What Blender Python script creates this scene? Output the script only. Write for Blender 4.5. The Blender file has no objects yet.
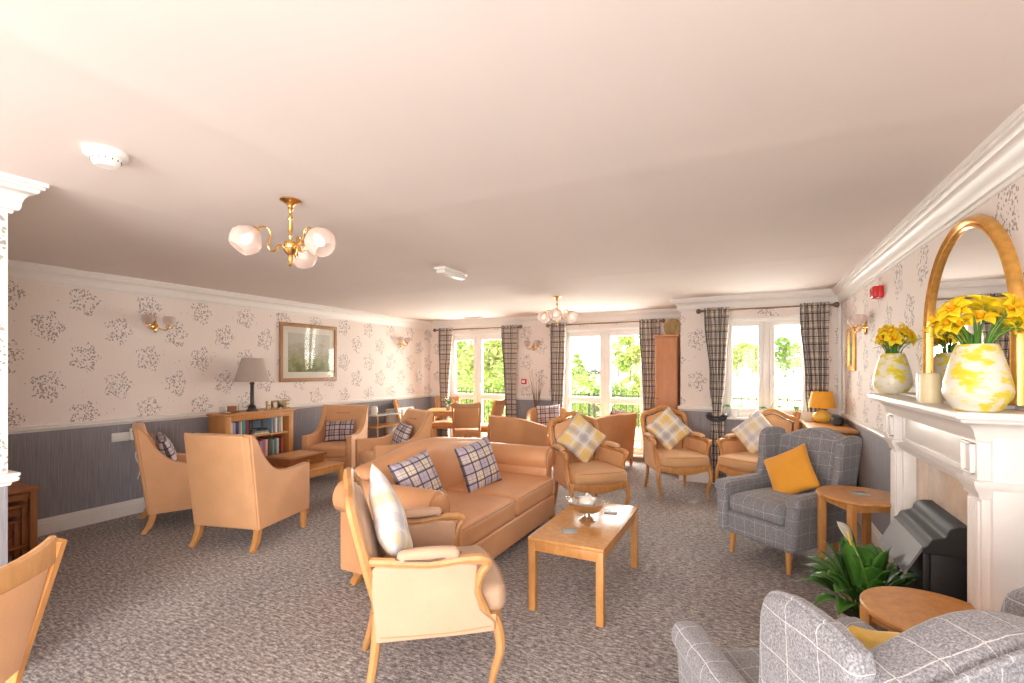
import bpy, bmesh, math, random
from mathutils import Vector, Matrix
random.seed(7)
PI = math.pi; R = math.radians
SC = bpy.context.scene; COL = SC.collection

# ------------------------------------------------------------------ materials
class T:
    def __init__(s, name):
        s.m = bpy.data.materials.new(name); s.m.use_nodes = True
        s.t = s.m.node_tree; s.n = s.t.nodes; s.b = s.n['Principled BSDF']; s.out = s.n['Material Output']
    def put(s, sock, v):
        if hasattr(v, 'is_linked') or hasattr(v, 'links'): s.t.links.new(v, sock)
        elif isinstance(v, (tuple, list)) and len(v) == 3 and sock.type == 'RGBA': sock.default_value = (*v, 1)
        else: sock.default_value = v
    def M(s, op, a, b=0.0, c=0.0):
        n = s.n.new('ShaderNodeMath'); n.operation = op
        for i, v in enumerate((a, b, c)): s.put(n.inputs[i], v)
        return n.outputs[0]
    def mix(s, f, a, b, mode='MIX'):
        n = s.n.new('ShaderNodeMix'); n.data_type = 'RGBA'; n.blend_type = mode
        s.put(n.inputs[0], f); s.put(n.inputs[6], a); s.put(n.inputs[7], b); return n.outputs[2]
    def tc(s, w='Object'): return s.n.new('ShaderNodeTexCoord').outputs[w]
    def sep(s, v):
        n = s.n.new('ShaderNodeSeparateXYZ'); s.put(n.inputs[0], v); return n.outputs
    def comb(s, x, y, z=0.0):
        n = s.n.new('ShaderNodeCombineXYZ')
        for i, v in enumerate((x, y, z)): s.put(n.inputs[i], v)
        return n.outputs[0]
    def noise(s, v, scale, detail=2.0, rough=.5, col=False):
        n = s.n.new('ShaderNodeTexNoise'); s.put(n.inputs['Vector'], v); n.inputs['Scale'].default_value = scale
        n.inputs['Detail'].default_value = detail; n.inputs['Roughness'].default_value = rough
        return n.outputs[1 if col else 0]
    def vor(s, v, scale, feat='F1'):
        n = s.n.new('ShaderNodeTexVoronoi'); n.feature = feat; s.put(n.inputs['Vector'], v); n.inputs['Scale'].default_value = scale
        return n.outputs
    def ramp(s, f, stops, interp='LINEAR'):
        n = s.n.new('ShaderNodeValToRGB'); s.put(n.inputs[0], f); r = n.color_ramp; r.interpolation = interp
        while len(r.elements) < len(stops): r.elements.new(1)
        for e, (p, c) in zip(r.elements, stops): e.position = p; e.color = (*c, 1)
        return n.outputs[0]
    def bump(s, h, st=.2, d=.01):
        n = s.n.new('ShaderNodeBump'); n.inputs['Strength'].default_value = st; n.inputs['Distance'].default_value = d
        s.put(n.inputs['Height'], h); s.t.links.new(n.outputs[0], s.b.inputs['Normal'])
    def set(s, **k):
        for a, v in k.items(): s.put(s.b.inputs[{'col': 'Base Color', 'ro': 'Roughness', 'me': 'Metallic', 'sp': 'Specular IOR Level', 'co': 'Coat Weight', 'tr': 'Transmission Weight', 'em': 'Emission Color', 'es': 'Emission Strength', 'sh': 'Sheen Weight', 'sss': 'Subsurface Weight', 'al': 'Alpha'}[a]], v)
        return s.m

def plain(name, c, ro=.5, var=.06, scale=18, **k):
    t = T(name); n = t.noise(t.tc(), scale, 3)
    col = t.ramp(n, [(.3, tuple(x * (1 - var) for x in c)), (.7, tuple(min(1, x * (1 + var)) for x in c))])
    return t.set(col=col, ro=ro, **k)

def wood(name, a, b, ro=.38, scale=1.0):
    t = T(name); o = t.tc(); x, y, z = t.sep(o)[:3]
    v = t.comb(t.M('MULTIPLY', x, 9 * scale), t.M('MULTIPLY', y, 9 * scale), t.M('MULTIPLY', z, 2.5 * scale))
    n = t.noise(v, 2.6, 6, .62); n2 = t.noise(o, 60 * scale, 2)
    f = t.M('ADD', t.M('MULTIPLY', n, .8), t.M('MULTIPLY', n2, .2))
    c = t.ramp(f, [(.32, a), (.68, b)]); t.bump(f, .05, .004)
    return t.set(col=c, ro=ro)

def fabric(name, c, ro=.75, weave=420, var=.1, sheen=.1):
    t = T(name); o = t.tc(); n = t.noise(o, weave, 2, .6); n2 = t.noise(o, 5, 2)
    f = t.M('ADD', t.M('MULTIPLY', n, .6), t.M('MULTIPLY', n2, .4))
    col = t.ramp(f, [(.35, tuple(x * (1 - var) for x in c)), (.65, tuple(min(1, x * (1 + var)) for x in c))])
    t.bump(n, .15, .002); return t.set(col=col, ro=ro, sh=sheen)

M = {}
M['oak'] = wood('oak wood', (.52, .225, .062), (.70, .345, .115))
M['top'] = wood('glossy oak top', (.55, .25, .075), (.72, .37, .13), .16)
M['golden'] = wood('golden beech', (.46, .225, .08), (.60, .31, .125))
M['pine'] = wood('walnut toned wood', (.24, .085, .025), (.38, .145, .045))
M['cabinet'] = wood('cabinet wood', (.52, .22, .10), (.62, .29, .14), .5)
M['letters'] = wood('letters wood', (.28, .17, .06), (.55, .40, .18))
M['frame'] = wood('brown picture frame', (.30, .14, .06), (.42, .21, .09))
M['bench'] = wood('lamp table wood', (.56, .25, .075), (.68, .34, .12))
M['leather'] = None
t = T('peach vinyl upholstery'); o = t.tc(); n = t.vor(o, 260)[0]; n2 = t.noise(o, 3, 3)
t.bump(n, .08, .002)
M['leather'] = t.set(col=t.ramp(n2, [(.3, (.70, .345, .165)), (.7, (.76, .40, .20))]), ro=.42, co=.08)
M['peach'] = fabric('peach armchair fabric', (.72, .385, .19), .6)
M['cream'] = fabric('pale cream peach fabric', (.56, .36, .24), .65)
M['berg'] = fabric('honey beige fabric', (.74, .42, .205), .6)
M['tub'] = fabric('tan tub chair fabric', (.66, .34, .155), .6)
M['piping'] = plain('dark stitched piping', (.16, .10, .07), .7)
M['seam'] = plain('tan piping', (.55, .30, .16), .6)
M['grey_cush'] = None
M['white'] = plain('white gloss paint', (.82, .78, .75), .35, .015)
M['upvc'] = plain('white window plastic', (.86, .83, .80), .3, .01)
M['plas'] = plain('white plastic', (.85, .83, .80), .35, .01)
M['black'] = plain('black metal', (.018, .018, .02), .55, .1)
M['dark'] = plain('dark metal', (.05, .045, .045), .4, .1)
M['iron'] = plain('black painted railing', (.02, .022, .024), .5)
M['hood'] = plain('grey brushed hood', (.17, .17, .185), .45, .05, 80)
M['brass'] = plain('polished brass', (.83, .50, .17), .2, .1, me=1.0)
M['gold'] = plain('gilt frame', (.86, .47, .12), .3, .15, 30, me=.75)
M['bronze'] = plain('bronze rod', (.22, .15, .10), .35, .1, me=.8)
M['silver'] = plain('silver plate', (.80, .76, .72), .12, .05, me=1.0)
M['red'] = plain('red plastic', (.62, .02, .02), .25, .05)
M['mustard'] = fabric('mustard velvet', (.83, .36, .03), .8, 300, .08, .3)
M['yellow'] = fabric('pale yellow fabric', (.85, .55, .12), .8, 300, .08, .3)
M['shade_y'] = fabric('orange yellow lampshade', (.90, .40, .03), .7, 200, .05)
M['glow_y'] = plain('yellow ceramic', (.85, .55, .10), .2, .1)
M['leaf'] = plain('dark green leaf', (.07, .20, .03), .3, .5, 9)
M['stem'] = plain('green stem', (.14, .30, .04), .5, .3)
M['daff'] = plain('yellow petals', (.95, .68, .01), .5, .1, 25)
M['daffc'] = plain('orange yellow trumpet', (.90, .45, .01), .5, .1, 25)
M['spathe'] = plain('white flower', (.85, .85, .75), .5)
M['pot'] = plain('pale pot', (.55, .48, .42), .5)
M['terra'] = plain('terracotta', (.60, .25, .12), .7)
M['soil'] = plain('soil', (.05, .03, .02), .9)
M['orch'] = plain('pale pink petals', (.75, .50, .55), .5)
M['twig'] = plain('brown twig', (.16, .09, .06), .8)
M['ivory'] = plain('ivory wax', (.85, .72, .45), .4, .04)
M['paper'] = plain('paper pages', (.80, .74, .64), .7)
M['mat'] = plain('ivory mount', (.88, .82, .74), .7, .02)
M['marble'] = None
t = T('beige marble'); o = t.tc(); n = t.noise(o, 4, 8, .65)
M['marble'] = t.set(col=t.ramp(n, [(.3, (.48, .33, .24)), (.5, (.66, .52, .41)), (.7, (.74, .62, .52))]), ro=.25)
t = T('mirror glass'); M['mirror'] = t.set(col=(.9, .9, .9), me=1.0, ro=.01)
def glass(name, c=(1, 1, 1), refl=.06):
    t = T(name); n = t.n; tr = n.new('ShaderNodeBsdfTransparent'); tr.inputs[0].default_value = (*c, 1)
    gl = n.new('ShaderNodeBsdfGlossy'); gl.inputs['Roughness'].default_value = .02
    f = n.new('ShaderNodeLayerWeight'); f.inputs[0].default_value = .5
    mx = n.new('ShaderNodeMixShader'); t.t.links.new(t.M('ADD', .035, t.M('MULTIPLY', t.M('POWER', f.outputs[1], 5.0), .9)), mx.inputs[0])
    t.t.links.new(tr.outputs[0], mx.inputs[1]); t.t.links.new(gl.outputs[0], mx.inputs[2]); t.t.links.new(mx.outputs[0], t.out.inputs[0])
    return t.m
M['pane'] = glass('window glass', (.97, .98, .97)); M['clear'] = glass('clear glass', (.9, .93, .93))
t = T('frosted glass shade'); t.b.inputs['IOR'].default_value = 1.3
M['diffuser'] = t.set(col=(.80, .78, .74), ro=.35)
t = T('frosted glass of the lamp shades'); n = t.n; tr = n.new('ShaderNodeBsdfTransparent'); tl = n.new('ShaderNodeBsdfTranslucent'); tl.inputs[0].default_value = (.85, .76, .72, 1); tr.inputs[0].default_value = (.97, .93, .91, 1)
lw = n.new('ShaderNodeLayerWeight'); lw.inputs[0].default_value = .35; t.b.inputs['Base Color'].default_value = (.85, .76, .73, 1); t.b.inputs['Roughness'].default_value = .25
m1 = n.new('ShaderNodeMixShader'); m1.inputs[0].default_value = .5; t.t.links.new(t.b.outputs[0], m1.inputs[1]); t.t.links.new(tl.outputs[0], m1.inputs[2])
m2 = n.new('ShaderNodeMixShader'); t.t.links.new(t.M('ADD', .35, t.M('MULTIPLY', lw.outputs[1], .5)), m2.inputs[0]); t.t.links.new(tr.outputs[0], m2.inputs[1]); t.t.links.new(m1.outputs[0], m2.inputs[2]); t.t.links.new(m2.outputs[0], t.out.inputs[0]); M['frost'] = t.m
t = T('lit bulb'); M['bulb'] = t.set(col=(1, 1, 1), em=(1, .9, .8), es=.55)
t = T('mauve pleated lampshade'); x, y, z = t.sep(t.tc())[:3]
ang = t.M('ARCTAN2', y, x); f = t.M('SINE', t.M('MULTIPLY', ang, 46.0)); t.bump(f, .5, .004)
M['shade_m'] = t.set(col=(.50, .42, .37), ro=.8)

# carpet
t = T('grey brown flecked carpet'); o = t.tc(); n1 = t.noise(o, 48, 4, .75); n2 = t.noise(o, 210, 2, .7); n3 = t.noise(o, 1.3, 3)
x, y, z = t.sep(o)[:3]
st = t.noise(t.comb(t.M('MULTIPLY', x, .3), y, z), 70, 3, .75)
f = t.M('ADD', t.M('ADD', t.M('MULTIPLY', n1, .28), t.M('MULTIPLY', n2, .27)), t.M('MULTIPLY', st, .45))
f = t.M('ADD', f, t.M('MULTIPLY', t.M('SUBTRACT', n3, .5), .07))
t.bump(n2, .5, .006)
M['carpet'] = t.set(col=t.ramp(f, [(.39, (.065, .056, .057)), (.46, (.165, .143, .14)), (.52, (.36, .318, .308)), (.60, (.72, .66, .63))]), ro=.95, sh=.15)

# wallpaper: floral sprigs above the chair rail, grey striated paper below
def wallpaper():
    t = T('floral wallpaper over grey dado'); o = t.tc(); x, y, z = t.sep(o)[:3]
    u = t.M('ADD', x, y); W, H = .27, .54
    cu = t.M('DIVIDE', u, W); col = t.M('FLOOR', cu); fu = t.M('SUBTRACT', t.M('FRACT', cu), .5)
    odd = t.M('FLOORED_MODULO', col, 2.0)
    cv = t.M('ADD', t.M('DIVIDE', t.M('ADD', z, .03), H), t.M('MULTIPLY', odd, .5)); fv = t.M('SUBTRACT', t.M('FRACT', cv), .5)
    dx = t.M('MULTIPLY', fu, W); dz = t.M('MULTIPLY', fv, H)
    ang = t.M('ARCTAN2', dz, dx)
    rad = t.M('SQRT', t.M('ADD', t.M('MULTIPLY', dx, dx), t.M('MULTIPLY', t.M('MULTIPLY', dz, dz), .72)))
    lob = t.M('ADD', .112, t.M('MULTIPLY', t.M('SINE', t.M('ADD', t.M('MULTIPLY', ang, 5.0), 1.5)), .018))
    inside = t.M('LESS_THAN', rad, lob)
    w = t.noise(t.comb(u, z, 0.0), 22, 2, .5, col=True)
    wv = t.n.new('ShaderNodeVectorMath'); wv.operation = 'MULTIPLY_ADD'; t.put(wv.inputs[0], w); wv.inputs[1].default_value = (.05, .05, 0)
    t.put(wv.inputs[2], t.comb(t.M('MULTIPLY', u, 1.25), z, 0.0))
    vr = t.vor(wv.outputs[0], 50); leaf = t.M('LESS_THAN', vr[0], .43)
    cr = t.sep(vr[1])[0]; some = t.M('GREATER_THAN', cr, .10)
    stray = t.M('MULTIPLY', t.M('LESS_THAN', vr[0], .32), t.M('GREATER_THAN', cr, .985))
    msk = t.M('MAXIMUM', t.M('MULTIPLY', t.M('MULTIPLY', leaf, some), inside), stray)
    lc = t.mix(t.sep(vr[1])[1], (.30, .255, .235), (.21, .20, .195))
    bs = t.mix(t.noise(t.comb(t.M('MULTIPLY', u, 30.0), z, 0.0), 3, 3), (.80, .71, .665), (.84, .75, .705))
    up = t.mix(t.M('MULTIPLY', msk, .82), bs, lc)
    s1 = t.noise(t.comb(t.M('MULTIPLY', u, 55.0), t.M('MULTIPLY', z, 1.6), 0.0), 2, 5, .7)
    lo = t.ramp(s1, [(.3, (.21, .20, .225)), (.55, (.30, .288, .315)), (.75, (.40, .385, .41))])
    c = t.mix(t.M('GREATER_THAN', z, .945), lo, up); t.bump(s1, .08, .002)
    return t.set(col=c, ro=.7)
M['paper_wall'] = wallpaper()
M['ceil'] = plain('ceiling paint', (.77, .685, .645), .85, .012, 2)

def tartan(name, base, stripes, period, coords='UV', ro=.85):
    t = T(name); u, v = t.sep(t.tc(coords))[:2]; c = base
    for (ce, hw, colr, op) in stripes:
        for ax in (u, v):
            f = t.M('COMPARE', t.M('FRACT', t.M('DIVIDE', ax, period)), ce, hw)
            c = t.mix(t.M('MULTIPLY', f, op), c, colr)
    t.bump(t.noise(t.tc(coords), 400, 2), .2, .002)
    return t.set(col=c, ro=ro, sh=.1)
M['plaid'] = tartan('lilac and charcoal tartan', (.72, .64, .62), [(.25, .19, (.50, .44, .56), .75), (.75, .1, (.80, .70, .50), .6), (.03, .045, (.045, .035, .055), .86), (.53, .045, (.045, .035, .055), .86), (.75, .014, (.12, .09, .12), .7), (.27, .012, (.2, .16, .22), .6)], .17)
M['plaid_y'] = tartan('yellow and grey tartan', (.80, .74, .66), [(.30, .15, (.86, .58, .18), .50), (.30, .05, (.88, .60, .08), .5), (.74, .11, (.40, .38, .43), .48), (.74, .03, (.36, .35, .40), .3), (.52, .02, (.9, .88, .82), .7), (.97, .03, (.9, .88, .82), .6)], .27)
M['plaid_w'] = tartan('white and pale yellow tartan', (.84, .80, .76), [(.2, .13, (.86, .68, .30), .5), (.7, .12, (.55, .52, .60), .5), (.45, .03, (.9, .88, .82), .8)], .21)
M['plaid_d'] = tartan('dark tartan', (.44, .36, .38), [(.25, .18, (.62, .54, .56), .7), (.03, .05, (.035, .025, .04), .88), (.53, .05, (.035, .025, .04), .88), (.77, .02, (.07, .05, .07), .8)], .15)
M['curtain'] = tartan('charcoal and cream tartan curtain', (.78, .68, .60), [(.28, .14, (.34, .29, .30), .45), (.78, .09, (.70, .58, .42), .4), (.02, .055, (.045, .035, .045), .85), (.53, .05, (.045, .035, .045), .82), (.64, .018, (.08, .06, .07), .75), (.90, .018, (.1, .08, .08), .7)], .18)

def check_wool():
    t = T('grey wool with white windowpane check'); o = t.tc(); x, y, z = t.sep(o)[:3]
    nx, ny, nz = t.sep(t.tc('Normal'))[:3]; P, hw = .10, .013; m = 0.0
    wob = t.M('MULTIPLY', t.M('SUBTRACT', t.noise(o, 9, 2), .5), .02)
    for ax, nn, off in ((x, nx, .5), (y, ny, .3), (z, nz, .35)):
        l = t.M('COMPARE', t.M('FRACT', t.M('ADD', t.M('DIVIDE', t.M('ADD', ax, wob), P), off)), .5, hw)
        l = t.M('MULTIPLY', l, t.M('LESS_THAN', t.M('ABSOLUTE', nn), .75)); m = l if m == 0.0 else t.M('MAXIMUM', m, l)
    n = t.noise(o, 190, 3, .75); n2 = t.noise(o, 500, 2)
    b = t.ramp(n, [(.33, (.115, .112, .125)), (.5, (.235, .23, .25)), (.68, (.42, .41, .435))])
    br = t.M('GREATER_THAN', n2, .40)
    c = t.mix(t.M('MULTIPLY', t.M('MULTIPLY', m, br), .62), b, (.80, .78, .78)); t.bump(n, .3, .003)
    return t.set(col=c, ro=.9, sh=.2)
M['wool'] = check_wool()

t = T('yellow and white blotched glaze'); o = t.tc(); n = t.noise(o, 9, 2, .5)
x, y, z = t.sep(o)[:3]
n = t.noise(t.comb(x, y, t.M('MULTIPLY', z, 1.9)), 15, 3, .55); n2 = t.noise(o, 4, 1)
M['vase'] = t.set(col=t.ramp(t.M('ADD', n, t.M('MULTIPLY', t.M('SUBTRACT', n2, .5), .35)), [(.40, (.80, .76, .68)), (.49, (.82, .74, .52)), (.54, (.80, .66, .10)), (.68, (.74, .60, .02))]), ro=.3)
M['lawn'] = plain('lawn', (.55, .60, .30), .95, .12, .5)
M['terrace'] = plain('terrace paving', (.60, .56, .50), .9, .08, 2)
for nm, c in (('fol1', (.25, .38, .08)), ('fol2', (.40, .52, .14)), ('fol4', (.52, .57, .19))):
    M[nm] = plain('foliage ' + nm[-1], c, .7, .35, 3)
M['bark'] = plain('bark', (.30, .24, .18), .9, .2)

# ------------------------------------------------------------------ mesh tools
def V(*a): return Vector(a if len(a) > 1 else a[0])
class MB:
    def __init__(s): s.b = bmesh.new(); s.uv = None
    def addm(s, verts, faces, mt=None, uvs=None):
        vs = [s.b.verts.new((mt @ Vector(v)) if mt else v) for v in verts]
        if uvs and not s.uv: s.uv = s.b.loops.layers.uv.new('UVMap')
        for f in faces:
            try: fc = s.b.faces.new([vs[i] for i in f])
            except ValueError: continue
            if uvs:
                for l, i in zip(fc.loops, f): l[s.uv].uv = uvs[i]
        return vs
    def rbox(s, c, sz, r=.01, seg=2, mid=1, fn=None, mt=None):
        h = [q / 2 for q in sz]; r = min(r, min(h) * .98); mids = (mid,) * 3 if isinstance(mid, int) else mid
        ax = []
        for k in range(3):
            i = h[k] - r; out = [i + r * math.tan(PI / 4 * j / seg) for j in range(seg, 0, -1)]
            mm = [-i + 2 * i * j / mids[k] for j in range(mids[k] + 1)]
            ax.append([-q for q in out] + mm + out[::-1])
        idx = {}; vs = []; fs = []; L = [len(a) - 1 for a in ax]
        def vid(i, j, k):
            key = (i, j, k)
            if key not in idx:
                p = Vector((ax[0][i], ax[1][j], ax[2][k])); inn = Vector([max(-h[q] + r, min(h[q] - r, p[q])) for q in range(3)])
                dd = p - inn; p2 = inn + (dd.normalized() * r if dd.length > 1e-9 else dd)
                if fn: p2 = Vector(fn(*p2))
                idx[key] = len(vs); vs.append(p2 + Vector(c))
            return idx[key]
        for a in range(3):
            b_, c_ = (a + 1) % 3, (a + 2) % 3
            for side in (0, L[a]):
                for i in range(L[b_]):
                    for j in range(L[c_]):
                        q = []
                        for (di, dj) in ((0, 0), (1, 0), (1, 1), (0, 1)):
                            k = [0, 0, 0]; k[a] = side; k[b_] = i + di; k[c_] = j + dj; q.append(vid(*k))
                        fs.append(q if side else q[::-1])
        s.addm(vs, fs, mt); return s
    def lathe(s, prof, c=(0, 0, 0), n=24, mt=None, cap=True):
        vs = []; fs = []; c = Vector(c)
        for (r, z) in prof:
            for i in range(n):
                a = 2 * PI * i / n; vs.append(c + Vector((r * math.cos(a), r * math.sin(a), z)))
        for j in range(len(prof) - 1):
            for i in range(n):
                fs.append((j * n + i, j * n + (i + 1) % n, (j + 1) * n + (i + 1) % n, (j + 1) * n + i))
        if cap: fs.append(tuple(range(n))[::-1]); fs.append(tuple((len(prof) - 1) * n + i for i in range(n)))
        s.addm(vs, fs, mt); return s
    def sweep(s, pts, rad, n=8, closed=False, up=(0, 0, 1), square=False, mt=None, cap=True):
        pts = [Vector(p) for p in pts]; m = len(pts); up = Vector(up); vs = []; fs = []
        for i, p in enumerate(pts):
            a = pts[(i - 1) % m] if (i or closed) else p; b = pts[(i + 1) % m] if (i < m - 1 or closed) else p
            t = (b - a).normalized(); q = up if abs(t.dot(up)) < .95 else Vector((0, 1, 0)) if abs(t.y) < .9 else Vector((1, 0, 0))
            sd = t.cross(q).normalized(); u2 = sd.cross(t).normalized()
            rr = rad[i] if isinstance(rad, list) else rad; ra, rb = rr if isinstance(rr, tuple) else (rr, rr)
            if square:
                sh = [(-1, -.8), (-.8, -1), (.8, -1), (1, -.8), (1, .8), (.8, 1), (-.8, 1), (-1, .8)]
                for (x, y) in sh: vs.append(p + sd * x * ra + u2 * y * rb)
            else:
                for k in range(n):
                    an = 2 * PI * k / n; vs.append(p + sd * math.cos(an) * ra + u2 * math.sin(an) * rb)
        if square: n = 8
        for i in range(m if closed else m - 1):
            for k in range(n):
                j = (i + 1) % m; fs.append((i * n + k, i * n + (k + 1) % n, j * n + (k + 1) % n, j * n + k))
        if not closed and cap: fs.append(tuple(range(n))[::-1]); fs.append(tuple((m - 1) * n + k for k in range(n)))
        s.addm(vs, fs, mt); return s
    def prism(s, poly, a0, a1, axis='x', bev=.0, seg=2, mt=None):
        """polygon of (p, q) pairs extruded between a0 and a1 along the axis; x: (y, z), y: (x, z), z: (x, y)"""
        def P(p, q, a): return {'x': (a, p, q), 'y': (p, a, q), 'z': (p, q, a)}[axis]
        tb = bmesh.new(); n = len(poly)
        v0 = [tb.verts.new(P(p, q, a0)) for p, q in poly]; v1 = [tb.verts.new(P(p, q, a1)) for p, q in poly]
        f0 = tb.faces.new(v0[::-1]); f1 = tb.faces.new(v1)
        for i in range(n): tb.faces.new((v0[i], v0[(i + 1) % n], v1[(i + 1) % n], v1[i]))
        bmesh.ops.recalc_face_normals(tb, faces=tb.faces)
        if bev:
            es = list(set(list(f0.edges) + list(f1.edges)))
            bmesh.ops.bevel(tb, geom=es, offset=bev, segments=seg, affect='EDGES', profile=.5, clamp_overlap=True)
        tb.verts.index_update()
        s.addm([v.co.copy() for v in tb.verts], [[v.index for v in f.verts] for f in tb.faces], mt); tb.free(); return s
    def grid(s, fn, nu, nv, closed_u=False, mt=None, uvf=None):
        vs = []; fs = []; uvs = [] if uvf else None
        for j in range(nv + 1):
            for i in range(nu + (0 if closed_u else 1)):
                u, v = i / nu, j / nv; vs.append(Vector(fn(u, v)))
                if uvf: uvs.append(uvf(u, v))
        w = nu if closed_u else nu + 1
        for j in range(nv):
            for i in range(nu):
                k = (i + 1) % w; fs.append((j * w + i, j * w + k, (j + 1) * w + k, (j + 1) * w + i))
        s.addm(vs, fs, mt, uvs); return s
    def build(s, name, mat, parent=None, smooth=True, angle=40, merge=False):
        if merge: bmesh.ops.remove_doubles(s.b, verts=s.b.verts, dist=1e-5)
        bmesh.ops.recalc_face_normals(s.b, faces=s.b.faces)
        me = bpy.data.meshes.new(name); s.b.to_mesh(me); s.b.free()
        me.materials.append(M[mat] if isinstance(mat, str) else mat)
        if smooth:
            me.polygons.foreach_set('use_smooth', [True] * len(me.polygons)); me.set_sharp_from_angle(angle=R(angle))
        o = bpy.data.objects.new(name, me); COL.objects.link(o)
        if parent: o.parent = parent
        return o
def crv(pts, n=6, closed=False):
    """Catmull-Rom through the points"""
    m = len(pts); out = []; D = len(pts[0])
    for i in range(m if closed else m - 1):
        g = lambda k: pts[k % m] if closed else pts[max(0, min(m - 1, k))]
        a, b, c, d = g(i - 1), g(i), g(i + 1), g(i + 2)
        for j in range(n):
            t = j / n
            out.append(tuple(.5 * (2 * b[q] + (c[q] - a[q]) * t + (2 * a[q] - 5 * b[q] + 4 * c[q] - d[q]) * t * t + (3 * b[q] - a[q] - 3 * c[q] + d[q]) * t ** 3) for q in range(D)))
    if not closed: out.append(tuple(pts[-1]))
    return out
def tag(o, label=None, cat=None, group=None, kind=None):
    if label: o['label'] = label
    if cat: o['category'] = cat
    if group: o['group'] = group
    if kind: o['kind'] = kind
    return o
def thing(name, label, cat, loc=(0, 0, 0), rz=0, group=None):
    o = bpy.data.objects.new(name, None); COL.objects.link(o); o.location = loc; o.rotation_euler = (0, 0, R(rz)); o.empty_display_size = .1
    return tag(o, label, cat, group)
def struct(o): o['kind'] = 'structure'; return o
def dup(root, loc, rz, label, group=None, cat=None):
    r = root.copy(); COL.objects.link(r); r.location = loc; r.rotation_euler = (0, 0, R(rz)); r['label'] = label
    if group: r['group'] = group
    def rec(src, dst):
        for ch in list(src.children):
            c = ch.copy(); COL.objects.link(c); c.parent = dst; rec(ch, c)
    rec(root, r); return r
def rotm(ax, deg, c=(0, 0, 0)):
    c = Vector(c); return Matrix.Translation(c) @ Matrix.Rotation(R(deg), 4, ax) @ Matrix.Translation(-c)
# ------------------------------------------------------------------ room shell
XR, YR, XS, YF, XL, H = .95, 6.70, -.83, 7.75, -5.65, 2.40
PX, PY, YB = -3.20, .99, -2.5
DR = .98
m = MB(); m.addm([(XL - .2, YB - .2, 0), (XR + .2, YB - .2, 0), (XR + .2, YF + .2, 0), (XL - .2, YF + .2, 0), (XL - .2, YB - .2, -.15), (XR + .2, YB - .2, -.15), (XR + .2, YF + .2, -.15), (XL - .2, YF + .2, -.15)], [(0, 1, 2, 3), (7, 6, 5, 4), (0, 4, 5, 1), (1, 5, 6, 2), (2, 6, 7, 3), (3, 7, 4, 0)])
struct(m.build('floor', 'carpet', smooth=False))
def cz(u, v):
    x = XL - .2 + u * (XR - XL + .4); y = YB - .2 + v * (YF - YB + .4); z = H
    for a in (-1.8, -3.08, -.55): z -= .006 * math.exp(-((x - a) / .07) ** 2)
    for a in (2.23, 4.65, -.2): z -= .005 * math.exp(-((y - a) / .07) ** 2)
    if x < -3.08: z -= .004 * min(1, (-3.08 - x) / .1)
    return (x, y, z)
m = MB(); m.grid(cz, 200, 200); m.addm([(XL - .2, YB - .2, 2.6), (XR + .2, YB - .2, 2.6), (XR + .2, YF + .2, 2.6), (XL - .2, YF + .2, 2.6)], [(0, 1, 2, 3)])
struct(m.build('ceiling', 'ceil', angle=80))
def wall(name, boxes):
    m = MB()
    for (x0, x1, y0, y1, z0, z1) in boxes:
        m.addm([(x, y, z) for z in (z0, z1) for y in (y0, y1) for x in (x0, x1)], [(0, 2, 3, 1), (4, 5, 7, 6), (0, 1, 5, 4), (2, 6, 7, 3), (0, 4, 6, 2), (1, 3, 7, 5)])
    return struct(m.build(name, 'paper_wall', smooth=False))
wall('wall_left', [(XL - .2, XL, PY - .2, YF + .2, 0, 2.42)])
W5_FILL = (-2.2, -.35, .35, 2.18)  # unseen side opening, added to even out light on left wall and ceiling
wall('wall_right', [(XR, XR + .2, YB - .2, W5_FILL[0], 0, 2.42), (XR, XR + .2, W5_FILL[0], W5_FILL[1], 0, W5_FILL[2]), (XR, XR + .2, W5_FILL[0], W5_FILL[1], W5_FILL[3], 2.42), (XR, XR + .2, W5_FILL[1], YR + .2, 0, 2.42)])
W1 = (-5.22, -3.86, .10, 2.13); W2 = (-2.88, -1.46, .10, 2.13); W3 = (-.32, .68, .87, 2.13)
def holed(x0, x1, y0, y1, holes):
    out = []; c = x0
    for (a, b, z0, z1) in holes:
        out += [(c, a, y0, y1, 0, 2.42), (a, b, y0, y1, z1, 2.42), (a, b, y0, y1, 0, z0)]; c = b
    return out + [(c, x1, y0, y1, 0, 2.42)]
wall('wall_far', holed(XL, XS + .2, YF, YF + .25, [W1, W2]))
wall('wall_projecting', holed(XS, XR, YR, YR + .25, [W3]) + [(XS, XS + .2, YR + .25, YF, 0, 2.42)])
wall('wall_pillar', [(XL, PX, YB, PY, 0, 2.42)])
W4_FILL = (-2.6, .5, .35, 2.18)  # unseen opening behind the camera, added to let fill light in
wall('wall_behind', holed(PX, XR, YB - .2, YB, [W4_FILL]))
tn = [0]
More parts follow.
